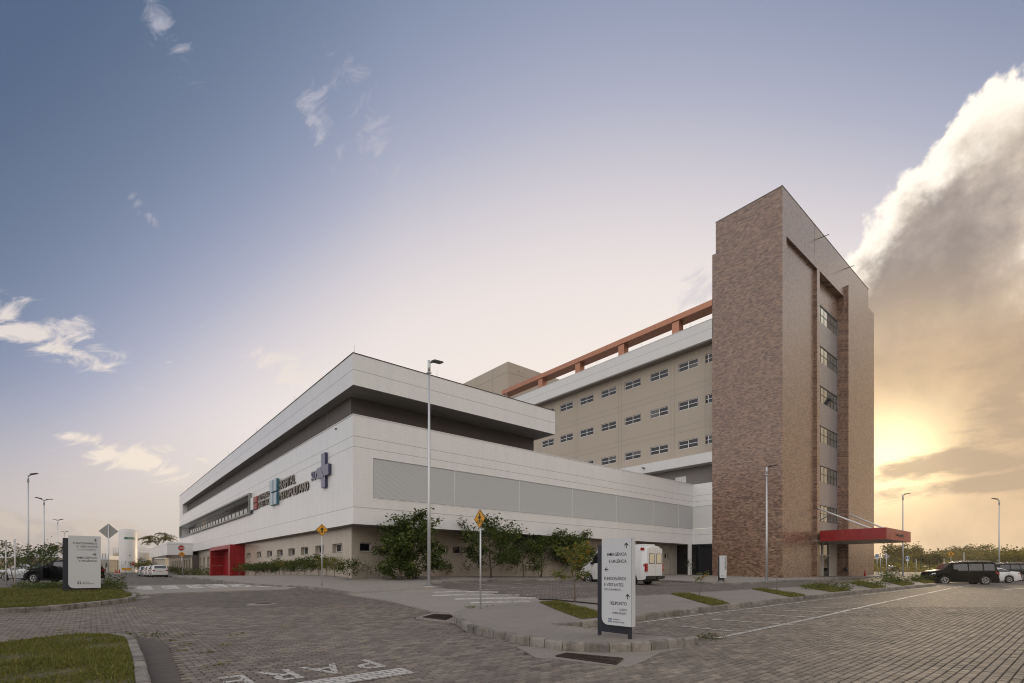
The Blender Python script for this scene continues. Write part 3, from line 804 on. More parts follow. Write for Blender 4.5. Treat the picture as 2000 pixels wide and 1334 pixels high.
def window(axis, c, h0, h1, z0, z1, sgn, cols=2, rows=1, fr=.05, glass=dark_glass, frm=alu, parent=None, name='window', blind=0.):
    """framed window: frame part with pane sub-parts"""
    mb = MB()
    def bx(a, b, e, f, d0, d1):
        lo, hi = sorted((c + d0 * sgn, c + d1 * sgn))
        (mb.box(lo, hi, a, b, e, f) if axis == 'x' else mb.box(a, b, lo, hi, e, f))
    bx(h0, h1, z0, z0 + fr, -.03, .03); bx(h0, h1, z1 - fr, z1, -.03, .03)
    bx(h0, h0 + fr, z0 + fr, z1 - fr, -.03, .03); bx(h1 - fr, h1, z0 + fr, z1 - fr, -.03, .03)
    wi = (h1 - h0 - 2 * fr) / cols; he = (z1 - z0 - 2 * fr) / rows
    for i in range(1, cols): bx(h0 + fr + wi * i - fr * .45, h0 + fr + wi * i + fr * .45, z0 + fr, z1 - fr, -.025, .028)
    for k in range(1, rows): bx(h0 + fr, h1 - fr, z0 + fr + he * k - fr * .4, z0 + fr + he * k + fr * .4, -.022, .026)
    w = part(name, mb, frm)
    for i in range(cols):
        for k in range(rows):
            g = MB(); lo, hi = sorted((c + .004 * sgn, c + .012 * sgn))
            a, b, e, f = h0 + fr + wi * i, h0 + fr + wi * (i + 1), z0 + fr + he * k, z0 + fr + he * (k + 1)
            (g.box(lo, hi, a, b, e, f) if axis == 'x' else g.box(a, b, lo, hi, e, f))
            sub('pane', g, blind_glass if rnd.random() < blind else glass, w)
    return w
LX, LY = 11.95, 29.06                    # recessed ground-floor wall planes
LEND = 99.2
# --- ground floor
wl = [(30.55 + 3.2 * i, 32.15 + 3.2 * i, 2.67, 3.22) for i in range(8)]
wl = [(30.5, 32.15, 2.67, 3.22), (33.75, 35.4, 2.67, 3.22), (36.85, 38.5, 2.67, 3.22), (39.95, 41.6, 2.67, 3.22), (43.15, 44.8, 2.67, 3.22), (46.3, 47.95, 2.67, 3.22), (49.9, 51.5, 2.67, 3.22), (53.9, 55.5, 2.67, 3.22)]
far = [(68.6 + i * 2.3, 69.5 + i * 2.3, 2.5, 3.2) for i in range(3)] + [(76.5 + i * 3.1, 77.7 + i * 3.1, 1.9, 3.2) for i in range(4)]
part('ground_floor_wall', wall('x', LX, LY, LEND, Z0, 4.2, wl + far, .32, 1), beige_tile, 'beige tiled ground floor wall along the road')
for o in wl: window('x', LX + .27, o[0], o[1], o[2], o[3], 1, 2, 1, .06)
for o in far: window('x', LX + .27, o[0], o[1], o[2], o[3], 1, 1, 1, .05)
for o in wl + far: part('window_sill', MB().box(LX - .03, LX + .30, o[0] - .04, o[1] + .04, o[2] - .035, o[2] - .001), soffit_paint)
wr = [(12.48, 13.25), (14.65, 15.42), (18.0, 18.77), (19.2, 19.97), (20.35, 21.1), (21.5, 22.2), (24.75, 25.5), (26.9, 27.65), (29.0, 29.75), (31.4, 32.15), (33.6, 34.35), (35.8, 36.55), (45.2, 45.95), (46.3, 47.0)]
wr = [(a, b, 2.67, 3.22) for a, b in wr]
part('ground_floor_wall', wall('y', LY, LX, 47.6, Z0, 4.2, wr, .30, 1), beige_tile, 'beige tiled ground floor wall behind the trees')
for a, b, e, f in wr:
    window('y', LY + .25, a, b, e, f, 1, 1, 1, .055); part('window_sill', MB().box(a - .04, b + .04, LY - .03, LY + .28, e - .035, e - .001), soffit_paint)
part('floor_slab', MB().box(LX + .7, 60, LY + .7, LEND, Z0, 4.0), soffit_paint)
# --- white first-floor volume, with louvre band and long window
GL = (50.45, 97.5, 6.83, 8.42)
part('white_wall', wall('x', BX, BY, LEND, 4.15, 10.30, [GL], 1.15, 1), white_tile, 'glossy white tiled wall over the road side')
LV = (12.46, 47.41, 5.72, 8.02)
part('white_wall', wall('y', BY, BX, TX, 4.15, 10.30, [LV], .16, 1), white_tile, 'white tiled wall facing the car park')
for e, f in ((4.15, 5.72), (8.02, 10.30)): part('return_wall', MB().quad((TX - .006, BY, e), (TX - .006, TF_, e), (TX - .006, TF_, f), (TX - .006, BY, f)), white_tile)
part('soffit', MB().box(BX + .01, TX, BY + .01, LY + .6, 4.152, 4.30).box(BX + .01, LX + .5, LY + .6, LEND, 4.153, 4.30), soffit_paint)
part('parapet_cap', MB().box(BX - .03, BX + .30, BY - .03, LEND, 10.30, 10.345).box(BX + .30, TX + .2, BY - .03, BY + .30, 10.30, 10.345), alu)
part('podium_roof', MB().box(BX + .31, 62, BY + .31, LEND, 9.9, 10.05), soffit_paint)
part('end_wall', MB().box(BX + .02, 30, LEND - .3, LEND - .02, Z0, 13.6), white_tile)
# louvre band: one slatted panel per bay, mullions between
edges = [12.46, 18.05, 23.68, 29.29, 34.88, 40.47, 44.7, 47.41]
for i in range(len(edges) - 1):
    a, b = edges[i], edges[i + 1]; mb = MB()
    for k in range(46):
        z = LV[2] + .02 + k * .0495
        mb.add([(a + .02, BY + .030, z), (b - .02, BY + .030, z), (b - .02, BY + .012, z + .006), (a + .02, BY + .012, z + .006), (b - .02, BY + .030, z + .0455), (a + .02, BY + .030, z + .0455)], [(0, 1, 2, 3), (3, 2, 4, 5)])
    part('louvre_panel', mb, grey_alu)
    if i: part('mullion', MB().box(a - .025, a + .025, BY - .006, BY + .06, LV[2], LV[3]), alu)
part('louvre_back', MB().box(LV[0], LV[1], BY + .11, BY + .15, LV[2], LV[3]), alu_dark)
part('louvre_frame', MB().box(LV[0], LV[1], BY - .012, BY + .03, LV[3], LV[3] + .045).box(LV[0], LV[1], BY - .012, BY + .03, LV[2] - .045, LV[2]), alu)
mb = MB()
for k in range(46):
    z = LV[2] + .02 + k * .0495
    mb.add([(TX + .010, 25.05, z), (TX + .010, BY, z), (TX - .012, BY, z + .006), (TX - .012, 25.05, z + .006), (TX + .010, BY, z + .0455), (TX + .010, 25.05, z + .0455)], [(3, 2, 1, 0), (5, 4, 2, 3)])
part('louvre_panel', mb, grey_alu)
# long window in the road side
part('window_surround', MB().box(BX - .22, BX + .05, GL[0] - .16, GL[0] + .10, GL[2] - .16, GL[3] + .16).box(BX - .22, BX + .05, GL[1] - .1, GL[1] + .16, GL[2] - .16, GL[3] + .16)
     .box(BX - .22, BX + .05, GL[0] + .10, GL[1] - .10, GL[3], GL[3] + .16).box(BX - .22, BX + .05, GL[0] + .10, GL[1] - .10, GL[2] - .16, GL[2]), frame_grey)
part('recess_back', MB().box(BX + 1.16, BX + 1.3, GL[0], GL[1], GL[2], GL[3]), alu_dark)
n = 22; st = (GL[1] - 6. - GL[0] - .3) / n
for i in range(n):
    a = GL[0] + .2 + i * st
    part('glass_pane', MB().box(BX + .55, BX + .58, a + .03, a + st - .03, GL[2] + .02, GL[2] + .78), green_glass)
    part('glass_pane', MB().box(BX + .95, BX + .98, a + .03, a + st - .03, GL[2] + .79, GL[3] - .02), dark_glass)
    part('mullion', MB().box(BX + .50, BX + .62, a - .02, a + .02, GL[2], GL[2] + .80), frame_grey)
part('transom', MB().box(BX + .50, BX + .64, GL[0], GL[1] - 6., GL[2] + .80, GL[2] + .84), frame_grey)
# --- dark recess and white roof band
part('recessed_storey', MB().box(BX + .69, 26.92, BY + 2.0, 95.7, 10.06, 11.99), dark_paint, 'dark grey recessed top storey')
for i in range(1, 18): part('panel_joint', MB().box(BX + .675, BX + .69, 29.2 + i * 3.75, 29.22 + i * 3.75, 10.1, 11.97), frame_grey)
part('recess_end', MB().box(BX + .01, BX + .7, 95.7, LEND - .3, 10.346, 11.98), white_tile)
fas = MB()
RX = 27.31
fas.quad((BX, LEND, 11.98), (BX, BY, 11.98), (BX, BY, 13.76), (BX, LEND, 13.76)); fas.quad((BX, BY, 11.98), (RX, BY, 11.98), (RX, BY, 13.76), (BX, BY, 13.76))
fas.quad((RX, BY, 11.98), (RX, LEND, 11.98), (RX, LEND, 13.76), (RX, BY, 13.76))
part('roof_band', fas, white_tile, 'projecting white tiled roof band')
part('roof_soffit', MB().box(BX + .01, RX - .01, BY + .01, LEND - .01, 11.982, 12.1), soffit_paint)
part('roof_deck', MB().box(BX + .3, RX - .3, BY + .3, LEND - .3, 13.2, 13.3), soffit_paint)
part('coping', MB().box(BX - .03, BX + .28, BY - .03, LEND, 13.76, 13.80).box(BX + .28, RX + .03, BY - .03, BY + .28, 13.76, 13.80), alu_dark)
for (x, y) in [(BX + .1, BY + .1), (BX + .1, 38.), (BX + .1, 49.), (BX + .1, 61.), (BX + .1, 76.), (16.8, BY + .1), (22.5, BY + .1)]:
    part('lightning_rod', MB().tube([(x, y, 13.78), (x, y, 14.25)], .012, 5), galv)
part('wall_spout', MB().box(BX - .08, BX + .05, 29.6, 29.75, 10.0, 10.06), alu_dark)
# --- red entrance portal
PX, PA, PB = 10.61, 56.28, 67.57
for k, (y0, y1) in enumerate([(PA, PA + .72), (PB - .66, PB)]):
    for i, (z0, z1) in enumerate([(Z0 + .2, 1.98), (2.0, 3.03), (3.05, 4.08)]):
        part('portal_panel', MB().box(PX, PX + .42, y0, y1, z0, z1), red_panel); part('portal_panel', MB().box(PX + .435, LX + .02, y0, y1, z0, z1), red_panel)
for i in range(6):
    y0 = PA + .735 + i * 1.645; part('portal_panel', MB().box(PX, LX + .02, y0, y0 + 1.63, 3.70, 4.08), red_panel)
part('portal_lining', MB().box(LX - .05, LX - .01, PA + .72, PB - .66, Z0 + .2, 3.70), red_panel)
part('portal_door', MB().box(LX - .08, LX - .051, 60.5, 63.6, Z0 + .2, 3.1), dark_glass)
# --- annexe at the far end
AX = 8.16
part('annexe_roof_box', MB().box(AX, BX + .02, 85., 112.5, 3.62, 5.40), white_tile, 'white tiled entrance canopy box at the far end')
for i in range(9): part('panel_joint', MB().box(AX - .006, AX + .01, 87.6 + i * 2.8, 87.63 + i * 2.8, 3.64, 5.38), soffit_paint)
fa = [(86.5 + i * 2.6, 87.5 + i * 2.6, 1.7, 3.0) for i in range(9)]
part('annexe_wall', wall('x', BX - .15, 84.5, 113, Z0, 3.62, fa, .3, 1), beige_tile)
for o in fa: window('x', BX + .1, o[0], o[1], o[2], o[3], 1, 1, 1, .05)
part('annexe_end_wall', MB().box(BX - .14, LX + .2, 84.2, 84.5, Z0, 3.62), dark_paint)
part('annexe_column', MB().box(AX + .1, AX + .45, 108.5, 108.9, Z0, 3.62), beige_tile)
# --- ward block
WX = TX + 1.2; WE = 70.
rows = [15.42, 19.62, 23.80]; wc = [28.4 + 3.56 * i for i in range(7)] + [25.95]
# grooves divide the wall into panels; window bands are split round the openings
hz_ = [13.4, 16.35, 16.95, 20.55, 21.15, 24.72]
vz_ = [25.1, 26.45, 30.0, 30.45, 37.1, 37.55, 44.2, 44.65, 51.3, 51.75, 59.]
gap = .011
for i in range(len(vz_) - 1):
    for k in range(len(hz_) - 1):
        a, b, e, f = vz_[i] + gap, vz_[i + 1] - gap, hz_[k] + gap, hz_[k + 1] - gap
        ops = [(c - 1.15, c + 1.15, r - .92, r) for c in wc for r in rows if a < c < b and e < r - .4 < f]
        ops = [(max(o[0], a + .02), min(o[1], b - .02), o[2], o[3]) for o in ops]
        part('wall_panel', wall('x', WX, a, b, e, f, ops, .14, 1), ward_paint)
part('panel_backing', wall('x', WX + .016, 25.1, WE, 10.0, 24.72, [(c - 1.14, c + 1.14, r - .91, r - .01) for c in wc for r in rows], .2, 1), soffit_paint)
for c in wc:
    for r in rows:
        w = window('x', WX + .10, max(c - 1.15, 25.15), c + 1.15, r - .92, r, 1, 2, 2, .07, blind=.12)
part('ward_fascia', MB().box(TX, TX + .35, 25.02, WE, 24.69, 26.64), white_plain, 'white parapet band above the ward windows')
part('ward_soffit', MB().box(TX + .35, WX + .6, 25.02, WE, 24.73, 24.9), soffit_paint)
part('ward_roof', MB().box(TX + .36, 70, 25.07, WE, 25.9, 26.0), soffit_paint)
part('ward_cap', MB().box(TX - .03, TX + .38, 25.02, WE, 26.64, 26.68), alu)
part('lower_band', MB().box(TX + .02, WX + .5, 25.08, WE, 12.36, 13.38), white_plain, 'white band under the ward windows')
part('lower_recess', MB().box(WX + .02, WX + .2, 25.08, WE, 9.9, 12.36), dark_paint)
part('shutter', MB().box(WX - .05, WX + .02, 28.6, 29.9, 10.05, 11.55), white_paint)
part('louvred_vent', MB().box(WX - .04, WX + .02, 32.2, 34.6, 10.05, 11.5), alu_dark)
part('flood_lamp', MB().box(TX - .35, TX + .02, 33.0, 33.2, 12.9, 12.98), alu_dark)
for y in (27.5, 33.5, 40., 47.): part('lightning_rod', MB().tube([(TX + .1, y, 26.66), (TX + .1, y, 27.15)], .012, 5), galv)
# copper frame above the roof, panel by panel
n = 15; st = (58.45 - 25.02) / n
for i in range(n):
    y0 = 25.02 + i * st; mb = MB()
    mb.box(TX, TX + 1.55, y0 + .008, y0 + st - .008, 27.98, 28.57); part('frame_panel', mb, copper_panel)
part('frame_core', MB().box(TX + .03, TX + 1.52, 25.02, 58.42, 28.0, 28.55), copper_panel)
for y in (29.23, 36.34, 43.19, 50.13): part('frame_post', MB().box(TX + .12, TX + .95, y - .42, y + .42, 26.0, 27.98), copper_panel)
# stair block beyond the ward
part('stair_block', MB().box(48.9, 62., 58.8, 71., 20, 33.5), ward_paint, 'plain beige stair block rising behind the white roof')
for z in (31.9, 28.): part('panel_joint', MB().box(48.885, 62.01, 58.785, 71.01, z, z + .03), soffit_paint)
for q in (62.6, 66.8): part('panel_joint', MB().box(48.888, 48.91, q, q + .03, 26, 33.4), soffit_paint)
for x, y in ((51., 58.8), (59., 58.8)): part('roof_spout', MB().tube([(x, y + .1, 32.6), (x, y - .55, 32.55)], .05, 6), galv)
# --- brick tower
T1 = 73.98; TF = 25.06
tw = MB()
tw.quad((TX, TF, Z0), (TX, TY, Z0), (TX, TY, 32.98), (TX, TF, 32.98))                     # road side
tw.quad((T1, TY, Z0), (T1, TF, Z0), (T1, TF, 32.98), (T1, TY, 32.98)); tw.quad((T1, TF, Z0), (TX, TF, Z0), (TX, TF, 32.98), (T1, TF, 32.98))
tw.quad((TX, TF, 32.98), (TX, TY, 32.98), (T1, TY, 32.98), (T1, TF, 32.98))
part('tower_wall', tw, brick_tile, 'brown brick tile tower walls')
RA, RB, RZ, RD = 56.6, 63.95, 31.93, .62
part('tower_front', wall('y', TY, TX, T1, Z0, 32.98, [(48.3, 55.9, Z0, 31.9), (RA, RB, Z0, RZ)], .28, 1), brick_tile)
part('tower_inset', MB().box(48.3, 55.9, TY + .28, TY + .34, Z0, 31.9), brick_tile)
sd = MB(); sd.quad((RA, TY + .28, Z0), (RA, TY + RD, Z0), (RA, TY + RD, RZ), (RA, TY + .28, RZ)); sd.quad((RB, TY + RD, Z0), (RB, TY + .28, Z0), (RB, TY + .28, RZ), (RB, TY + RD, RZ))
sd.quad((RA, TY + .28, RZ), (RA, TY + RD, RZ), (RB, TY + RD, RZ), (RB, TY + .28, RZ)); part('niche_side', sd, brick_tile)
part('tower_wing', MB().box(64.35, T1 + .02, TY - .34, TY - .003, Z0, 33.22), brick_tile)
part('tower_crown', MB().box(TX + .004, 73.07, TY + .004, 24.69, 32.98, 36.03), brick_tile)
part('crown_cap', MB().box(TX - .02, 73.1, TY - .02, 24.72, 36.03, 36.08), alu_dark)
part('crown_joint', MB().box(55.2, 55.23, TY - .004, TY + .02, 33.0, 36.), alu_dark)
for x in (56.1, 64.): part('roof_spout', MB().tube([(x, TY + .1, 35.0), (x, TY - 1.0, 34.93)], .035, 6), alu_dark)
for (x, y) in ((TX + .25, TY + .2), (TX + .2, 24.4)): part('lightning_rod', MB().tube([(x, y, 36.05), (x, y, 36.5)], .014, 5), galv)
YB = TY + RD
ops = [(57.0, RB - .03, t_ - 1.72, t_) for t_ in (29.4, 25.15, 20.95, 16.75, 12.55, 8.35)]
part('niche_back', wall('y', YB, RA, RB, 4.6, RZ, ops, .12, 1), spandrel_tile)
part('niche_head', MB().box(RA + .01, RB - .01, YB - .02, YB - .003, 29.5, RZ - .01), brick_tile)
for o in ops: window('y', YB + .07, *o, 1, 7, 2, .05, mirror_glass, alu_dark)
# an open top-hung sash and the blinds of the top window
part('open_sash', MB().add([(61.3, YB - .02, 20.3), (62.2, YB - .02, 20.3), (62.2, YB - .40, 19.65), (61.3, YB - .40, 19.65)], [(0, 1, 2, 3)]).tube([(61.3, YB - .02, 20.3), (61.3, YB - .4, 19.65), (62.2, YB - .4, 19.65), (62.2, YB - .02, 20.3)], .03, 5), alu_dark)
# entrance under the canopy
part('entrance_wall', wall('y', YB, RA, RB, Z0, 4.6, [(57.4, 61.6, Z0, 4.5)], .15, 1), pale_wall)
part('entrance_glass', MB().box(57.45, 61.55, YB + .10, YB + .13, 3.1, 4.45), green_glass)
part('entrance_door', MB().box(59.6, 61.5, YB + .08, YB + .12, Z0 + .3, 3.05), dark_glass)
part('entrance_panel', MB().box(57.45, 59.5, YB + .08, YB + .12, Z0 + .3, 3.05), pale_wall)
for x in (57.42, 59.55, 61.55): part('door_post', MB().box(x - .05, x + .05, YB + .0, YB + .16, Z0 + .3, 4.45), alu)
part('door_transom', MB().box(57.4, 61.6, YB - .0, YB + .16, 3.03, 3.12), alu)
# canopy with panels and tie rods
CX0, CX1, CY0, CZ0, CZ1 = 55.47, 64.58, 12.63, 4.36, 5.42
st = (TY - .36 - CY0) / 5
for i in range(5):
    y0 = CY0 + i * st
    part('canopy_panel', MB().box(CX0, CX0 + .06, y0 + .008, y0 + st - .008, CZ0, CZ1), red_panel)
    part('canopy_panel', MB().box(CX1 - .06, CX1, y0 + .008, y0 + st - .008, CZ0, CZ1), red_panel)
st = (CX1 - CX0 - .13) / 6
for i in range(6): part('canopy_panel', MB().box(CX0 + .065 + i * st + .006, CX0 + .065 + (i + 1) * st - .006, CY0, CY0 + .06, CZ0, CZ1), red_panel)
part('canopy_soffit', MB().box(CX0 + .07, CX1 - .07, CY0 + .07, TY + .98, CZ0 + .02, CZ0 + .10), pale_wall)
part('canopy_top', MB().box(CX0 + .07, CX1 - .07, CY0 + .07, TY - .36, CZ1 - .12, CZ1 - .04), red_panel)
for i in range(3): part('canopy_lamp', MB().box(58.5 + i * 1.6, 59.1 + i * 1.6, 14.9, 15.5, CZ0 - .004, CZ0 + .02), white_paint)
for x, yb in ((56.1, TY - .02), (64.47, TY - .36)):
    part('tie_rod', MB().tube([(x, yb, 7.72), (x, CY0 + 1.3, CZ1 - .02)], .085, 8), white_paint)
# wall under the return, by the tower
part('link_wall', MB().box(46.2, 47.3, 28.9, 29.04, Z0, 4.15), pale_wall)
part('link_column', MB().box(46.5, 46.75, 26.9, 27.2, Z0, 4.15), white_paint)
part('link_door', MB().box(TX + .02, TX + .1, 24.9, 29.3, Z0, 4.15), dark_glass)

# ------------------------------------------------------------------ wall lettering (mounted signs)
def glyph_mesh(ch, size, ext, off=.0):
    cu = bpy.data.curves.new('glyph', 'FONT'); cu.body = ch; cu.size = size; cu.extrude = ext; cu.offset = off; cu.resolution_u = 3
    o = bpy.data.objects.new('glyph', cu); COL.objects.link(o)
    me = bpy.data.meshes.new_from_object(o)
    w = max((v.co.x for v in me.vertices), default=size * .3); bpy.data.objects.remove(o); bpy.data.curves.remove(cu)
    return me, w
def layout(s, size, off=.0, sp=.06):
    """glyph meshes laid out along x: list of (mesh, x0), total width"""
    out = []; x = 0.
    for ch in s:
        if ch == ' ': x += size * .28; continue
        me, w = glyph_mesh(ch, size, .0, off); x0 = min(v.co.x for v in me.vertices)
        out.append((ch, me, x - x0)); x += (w - x0) + size * sp
    return out, x - size * sp
def letters_on_x(parent, s, y_left, y_right, z0, z1, x, name='letter', face=letter_gold, side=letter_dark, depth_=.07, off=.012):
    """raised letters on a wall facing -x; y_left > y_right"""
    lo, w = layout(s, 1., off); sy = (y_left - y_right) / w; cap = .73; sz = (z1 - z0) / cap
    for ch, me, xo in lo:
        bpy.data.meshes.remove(me); me, _ = glyph_mesh(ch, 1., .5, off)
        for v in me.vertices:
            X_, Y_, Z_ = v.co; v.co = (x - .02 - depth_ * (Z_ + .5), y_left - (X_ + xo) * sy, z0 + Y_ * sz)
        me.materials.clear(); me.materials.append(face); me.materials.append(side)
        for p in me.polygons: p.material_index = 0 if abs(p.normal.x) > .8 else 1
        link(name, me, parent)
def block_on_x(parent, name, y0, y1, z0, z1, face, side, d=.12):
    me = MB().box(BX - .03 - d, BX - .02, y0, y1, z0, z1).mesh(name, face); me.materials.append(side)
    for p in me.polygons: p.material_index = 0 if p.normal.x < -.8 else 1
    return link(name, me, parent)
sg = thing('wall_sign', 'raised lettering HOSPITAL METROPOLITANO with four pale blue blocks', 'wall sign', (BX, 38, 7.6))
for y1, y0 in ((43.45, 42.55), (42.35, 41.5)):
    block_on_x(sg, 'logo_block', y0, y1, 7.76, 8.70, letter_blue, letter_teal, .2); block_on_x(sg, 'logo_block', y0, y1, 6.72, 7.62, letter_blue, letter_teal, .2)
letters_on_x(sg, 'HOSPITAL', 41.3, 37.4, 7.80, 8.47, BX); letters_on_x(sg, 'METROPOLITANO', 41.3, 34.5, 6.97, 7.60, BX)
sg = thing('wall_sign', 'raised lettering GOVERNO DO ESTADO with red and white blocks', 'wall sign', (BX, 47, 7.5))
letters_on_x(sg, 'GOVERNO', 47.7, 44.2, 7.60, 8.10, BX); letters_on_x(sg, 'DO ESTADO', 47.7, 44.0, 6.98, 7.50, BX)
block_on_x(sg, 'emblem_block', 47.9, 49.0, 7.52, 8.02, brick_red, brick_red); block_on_x(sg, 'emblem_block', 47.9, 49.0, 6.93, 7.43, brick_red, brick_red)
block_on_x(sg, 'emblem_block', 49.06, 50.1, 6.95, 8.06, white_paint, sus_side); block_on_x(sg, 'emblem_block', 49.9, 50.15, 6.66, 6.92, sus_side, sus_side)
sg = thing('wall_sign', 'violet grey cross with SUS lettering near the building corner', 'wall sign', (BX, 32, 7.6))
letters_on_x(sg, 'SUS', 33.95, 32.55, 7.48, 8.06, BX, face=sus_face, side=sus_side)
def poly_on_x(parent, name, pts, d):
    me = MB().prism(pts, 'x', BX - .02, BX - .02 - d).mesh(name, sus_face); me.materials.append(sus_side)
    for p in me.polygons: p.material_index = 0 if abs(p.normal.x) > .8 else 1
    link(name, me, parent)
poly_on_x(sg, 'cross_arm', [(31.75, 8.12), (31.08, 8.05), (31.08, 8.86), (31.75, 8.86)], .16)
poly_on_x(sg, 'cross_arm', [(32.5, 8.06), (32.5, 7.42), (31.6, 7.30), (31.3, 7.40), (31.85, 8.06)], .16)
poly_on_x(sg, 'cross_arm', [(31.78, 8.08), (31.2, 7.40), (30.45, 7.40), (30.45, 8.06)], .18)
poly_on_x(sg, 'cross_arm', [(31.75, 7.24), (31.22, 7.36), (31.08, 7.36), (31.08, 6.70), (31.75, 6.70)], .16)

# ------------------------------------------------------------------ direction boards
def flat_text(parent, s, size, x, z, y, align='L', width=None, off=.0, m=None, name='lettering', sp=.05, h=None):
    """flat print on a board facing local -y; x is the left (or right) end, z the baseline"""
    lo, w = layout(s, 1., off, sp); sx = size
    if width: sx = width / w
    x0 = x if align == 'L' else x - w * sx
    mb = MB()
    for ch, me, xo in lo:
        vs = [(x0 + (v.co.x + xo) * sx, y, z + v.co.y * size) for v in me.vertices]
        mb.add(vs, [tuple(p.vertices) for p in me.polygons]); bpy.data.meshes.remove(me)
    return obj(name, mb, m or ink, parent, False)
def arrow(parent, cx, cz, y, s, d):
    mb = MB(); c, sn = {'up': (1, 0), 'right': (0, -1), 'left': (0, 1)}[d]
    def P(u, v): return (cx + (u * c - v * sn * 1.) * s, y, cz + (u * sn + v * c) * s)
    for q in ([(-.09, -.5), (.09, -.5), (.09, .35), (-.09, .35)], [(0, .5), (-.42, .08), (-.42, -.15), (0, .24)], [(0, .5), (0, .24), (.42, -.15), (.42, .08)]):
        mb.quad(*[P(*p) for p in q])
    return obj('arrow', mb, ink, parent, False)
def totem(loc, rz, W, Hh, label, lines, dark_dx=.10, t=.10, foot=.22):
    """white panel with one rounded corner in front of a dark board; faces local -y, local x to the reader's right"""
    T_ = thing('direction_board', label, 'sign board', loc, rz, 'hospital direction boards')
    r = .2 * W; pts = [(W / 2, foot), (W / 2, Hh), (-W / 2, Hh), (-W / 2, foot + r)]
    pts += [(-W / 2 + r - r * math.cos(a), foot + r - r * math.sin(a)) for a in [R_(18 * i) for i in range(1, 5)]] + [(-W / 2 + r, foot)]
    obj('panel', MB().prism(pts, 'y', -t, 0.), totem_white, T_, False)
    obj('panel_seam', MB().box(W / 2 - .003, W / 2 + .002, -t + .012, -t + .016, foot + .01, Hh - .01), ink, T_, False)
    a, b = -W / 2 - dark_dx, W / 2 - .12
    obj('back_board', MB().box(a, b, .003, .05, .09, Hh - .11), totem_navy, T_, False)
    for x in (a, b - .07): obj('leg', MB().box(x, x + .07, .0035, .052, -.08, .089), totem_navy, T_, False)
    for (s, al, x, z, size, w, off, kind) in lines:
        if kind: arrow(T_, x, z, -t - .002, size, kind)
        else: flat_text(T_, s, size, x, z, -t - .002, al, w, off)
    return T_
def logo(T_, x, z, s, y, w):
    for i in range(2):
        for k in range(2): obj('logo_square', MB().quad((x + i * s * 1.5, y, z + k * s * 1.5), (x + i * s * 1.5 + s, y, z + k * s * 1.5), (x + i * s * 1.5 + s, y, z + k * s * 1.5 + s), (x + i * s * 1.5, y, z + k * s * 1.5 + s)), ink_blue, T_, False)
    flat_text(T_, 'HOSPITAL', s * 1.1, x + s * 3.5, z + s * 1.5, y, 'L', w * .62, .01); flat_text(T_, 'METROPOLITANO', s * 1.1, x + s * 3.5, z, y, 'L', w, .01)
B_ = .008
W1 = .76
t1 = totem((8.47, 6.50, G(8.47, 6.5) + .155), R_(-90), W1, 2.085, 'tall white direction board at the kerb listing EMERGÊNCIA and HELIPONTO',
           [('', '', .26, 1.93, .115, 0, 0, 'up'), ('EMERGÊNCIA', 'R', .27, 1.72, .092, .50, B_, 0), ('E URGÊNCIA', 'R', .27, 1.575, .092, .45, B_, 0),
            ('', '', -.25, 1.435, .10, 0, 0, 'left'), ('FUNCIONÁRIOS', 'L', -.31, 1.215, .092, .565, B_, 0), ('E VISITANTES', 'L', -.31, 1.085, .092, .50, B_, 0), ('ESTACIONAMENTO', 'L', -.31, .995, .062, .43, 0, 0),
            ('', '', .295, .885, .115, 0, 0, 'up'), ('HELIPONTO', 'R', .27, .70, .098, .43, B_, 0), ('ACESSO', 'R', .28, .585, .064, .20, 0, 0), ('AMBULÂNCIAS', 'R', .26, .51, .064, .36, 0, 0)], .235, .14, .27)
logo(t1, -.20, .33, .034, -.142, .29)
lx = ony(29.9, 165.5, 1100)[0]
t2 = totem((lx, 29.9, G(lx, 29.9) + .12), 0, 1.12, 2.53, 'wide pale direction board on the weedy verge listing FUNCIONÁRIOS E VISITANTES',
           [('', '', .37, 2.34, .13, 0, 0, 'up'), ('FUNCIONÁRIOS', 'R', .43, 2.15, .125, .82, B_, 0), ('E VISITANTES', 'R', .45, 2.0, .125, .72, B_, 0), ('ESTACIONAMENTO', 'R', .38, 1.875, .08, .62, 0, 0),
            ('', '', .34, 1.70, .14, 0, 0, 'right'), ('EMERGÊNCIA', 'R', .43, 1.50, .12, .70, B_, 0), ('E URGÊNCIA', 'R', .43, 1.36, .12, .63, B_, 0)], .19, .12, .16)
logo(t2, -.25, .34, .05, -.122, .40)
sx, sy = 35.1, 17.75
t3 = totem((sx, sy, G(sx, sy) + .12), R_(-48), .48, 1.9, 'narrow pale board with vertical lettering AMBULÂNCIAS before the brick tower', [], .07, .08, .28)
v3 = flat_text(t3, 'AMBULÂNCIAS', .105, 0, 0, -.083, 'L', .92, .02); v3.rotation_euler = (0, R_(-90), 0); v3.location = (.19, 0, .86)
logo(t3, -.14, .40, .03, -.083, .2)

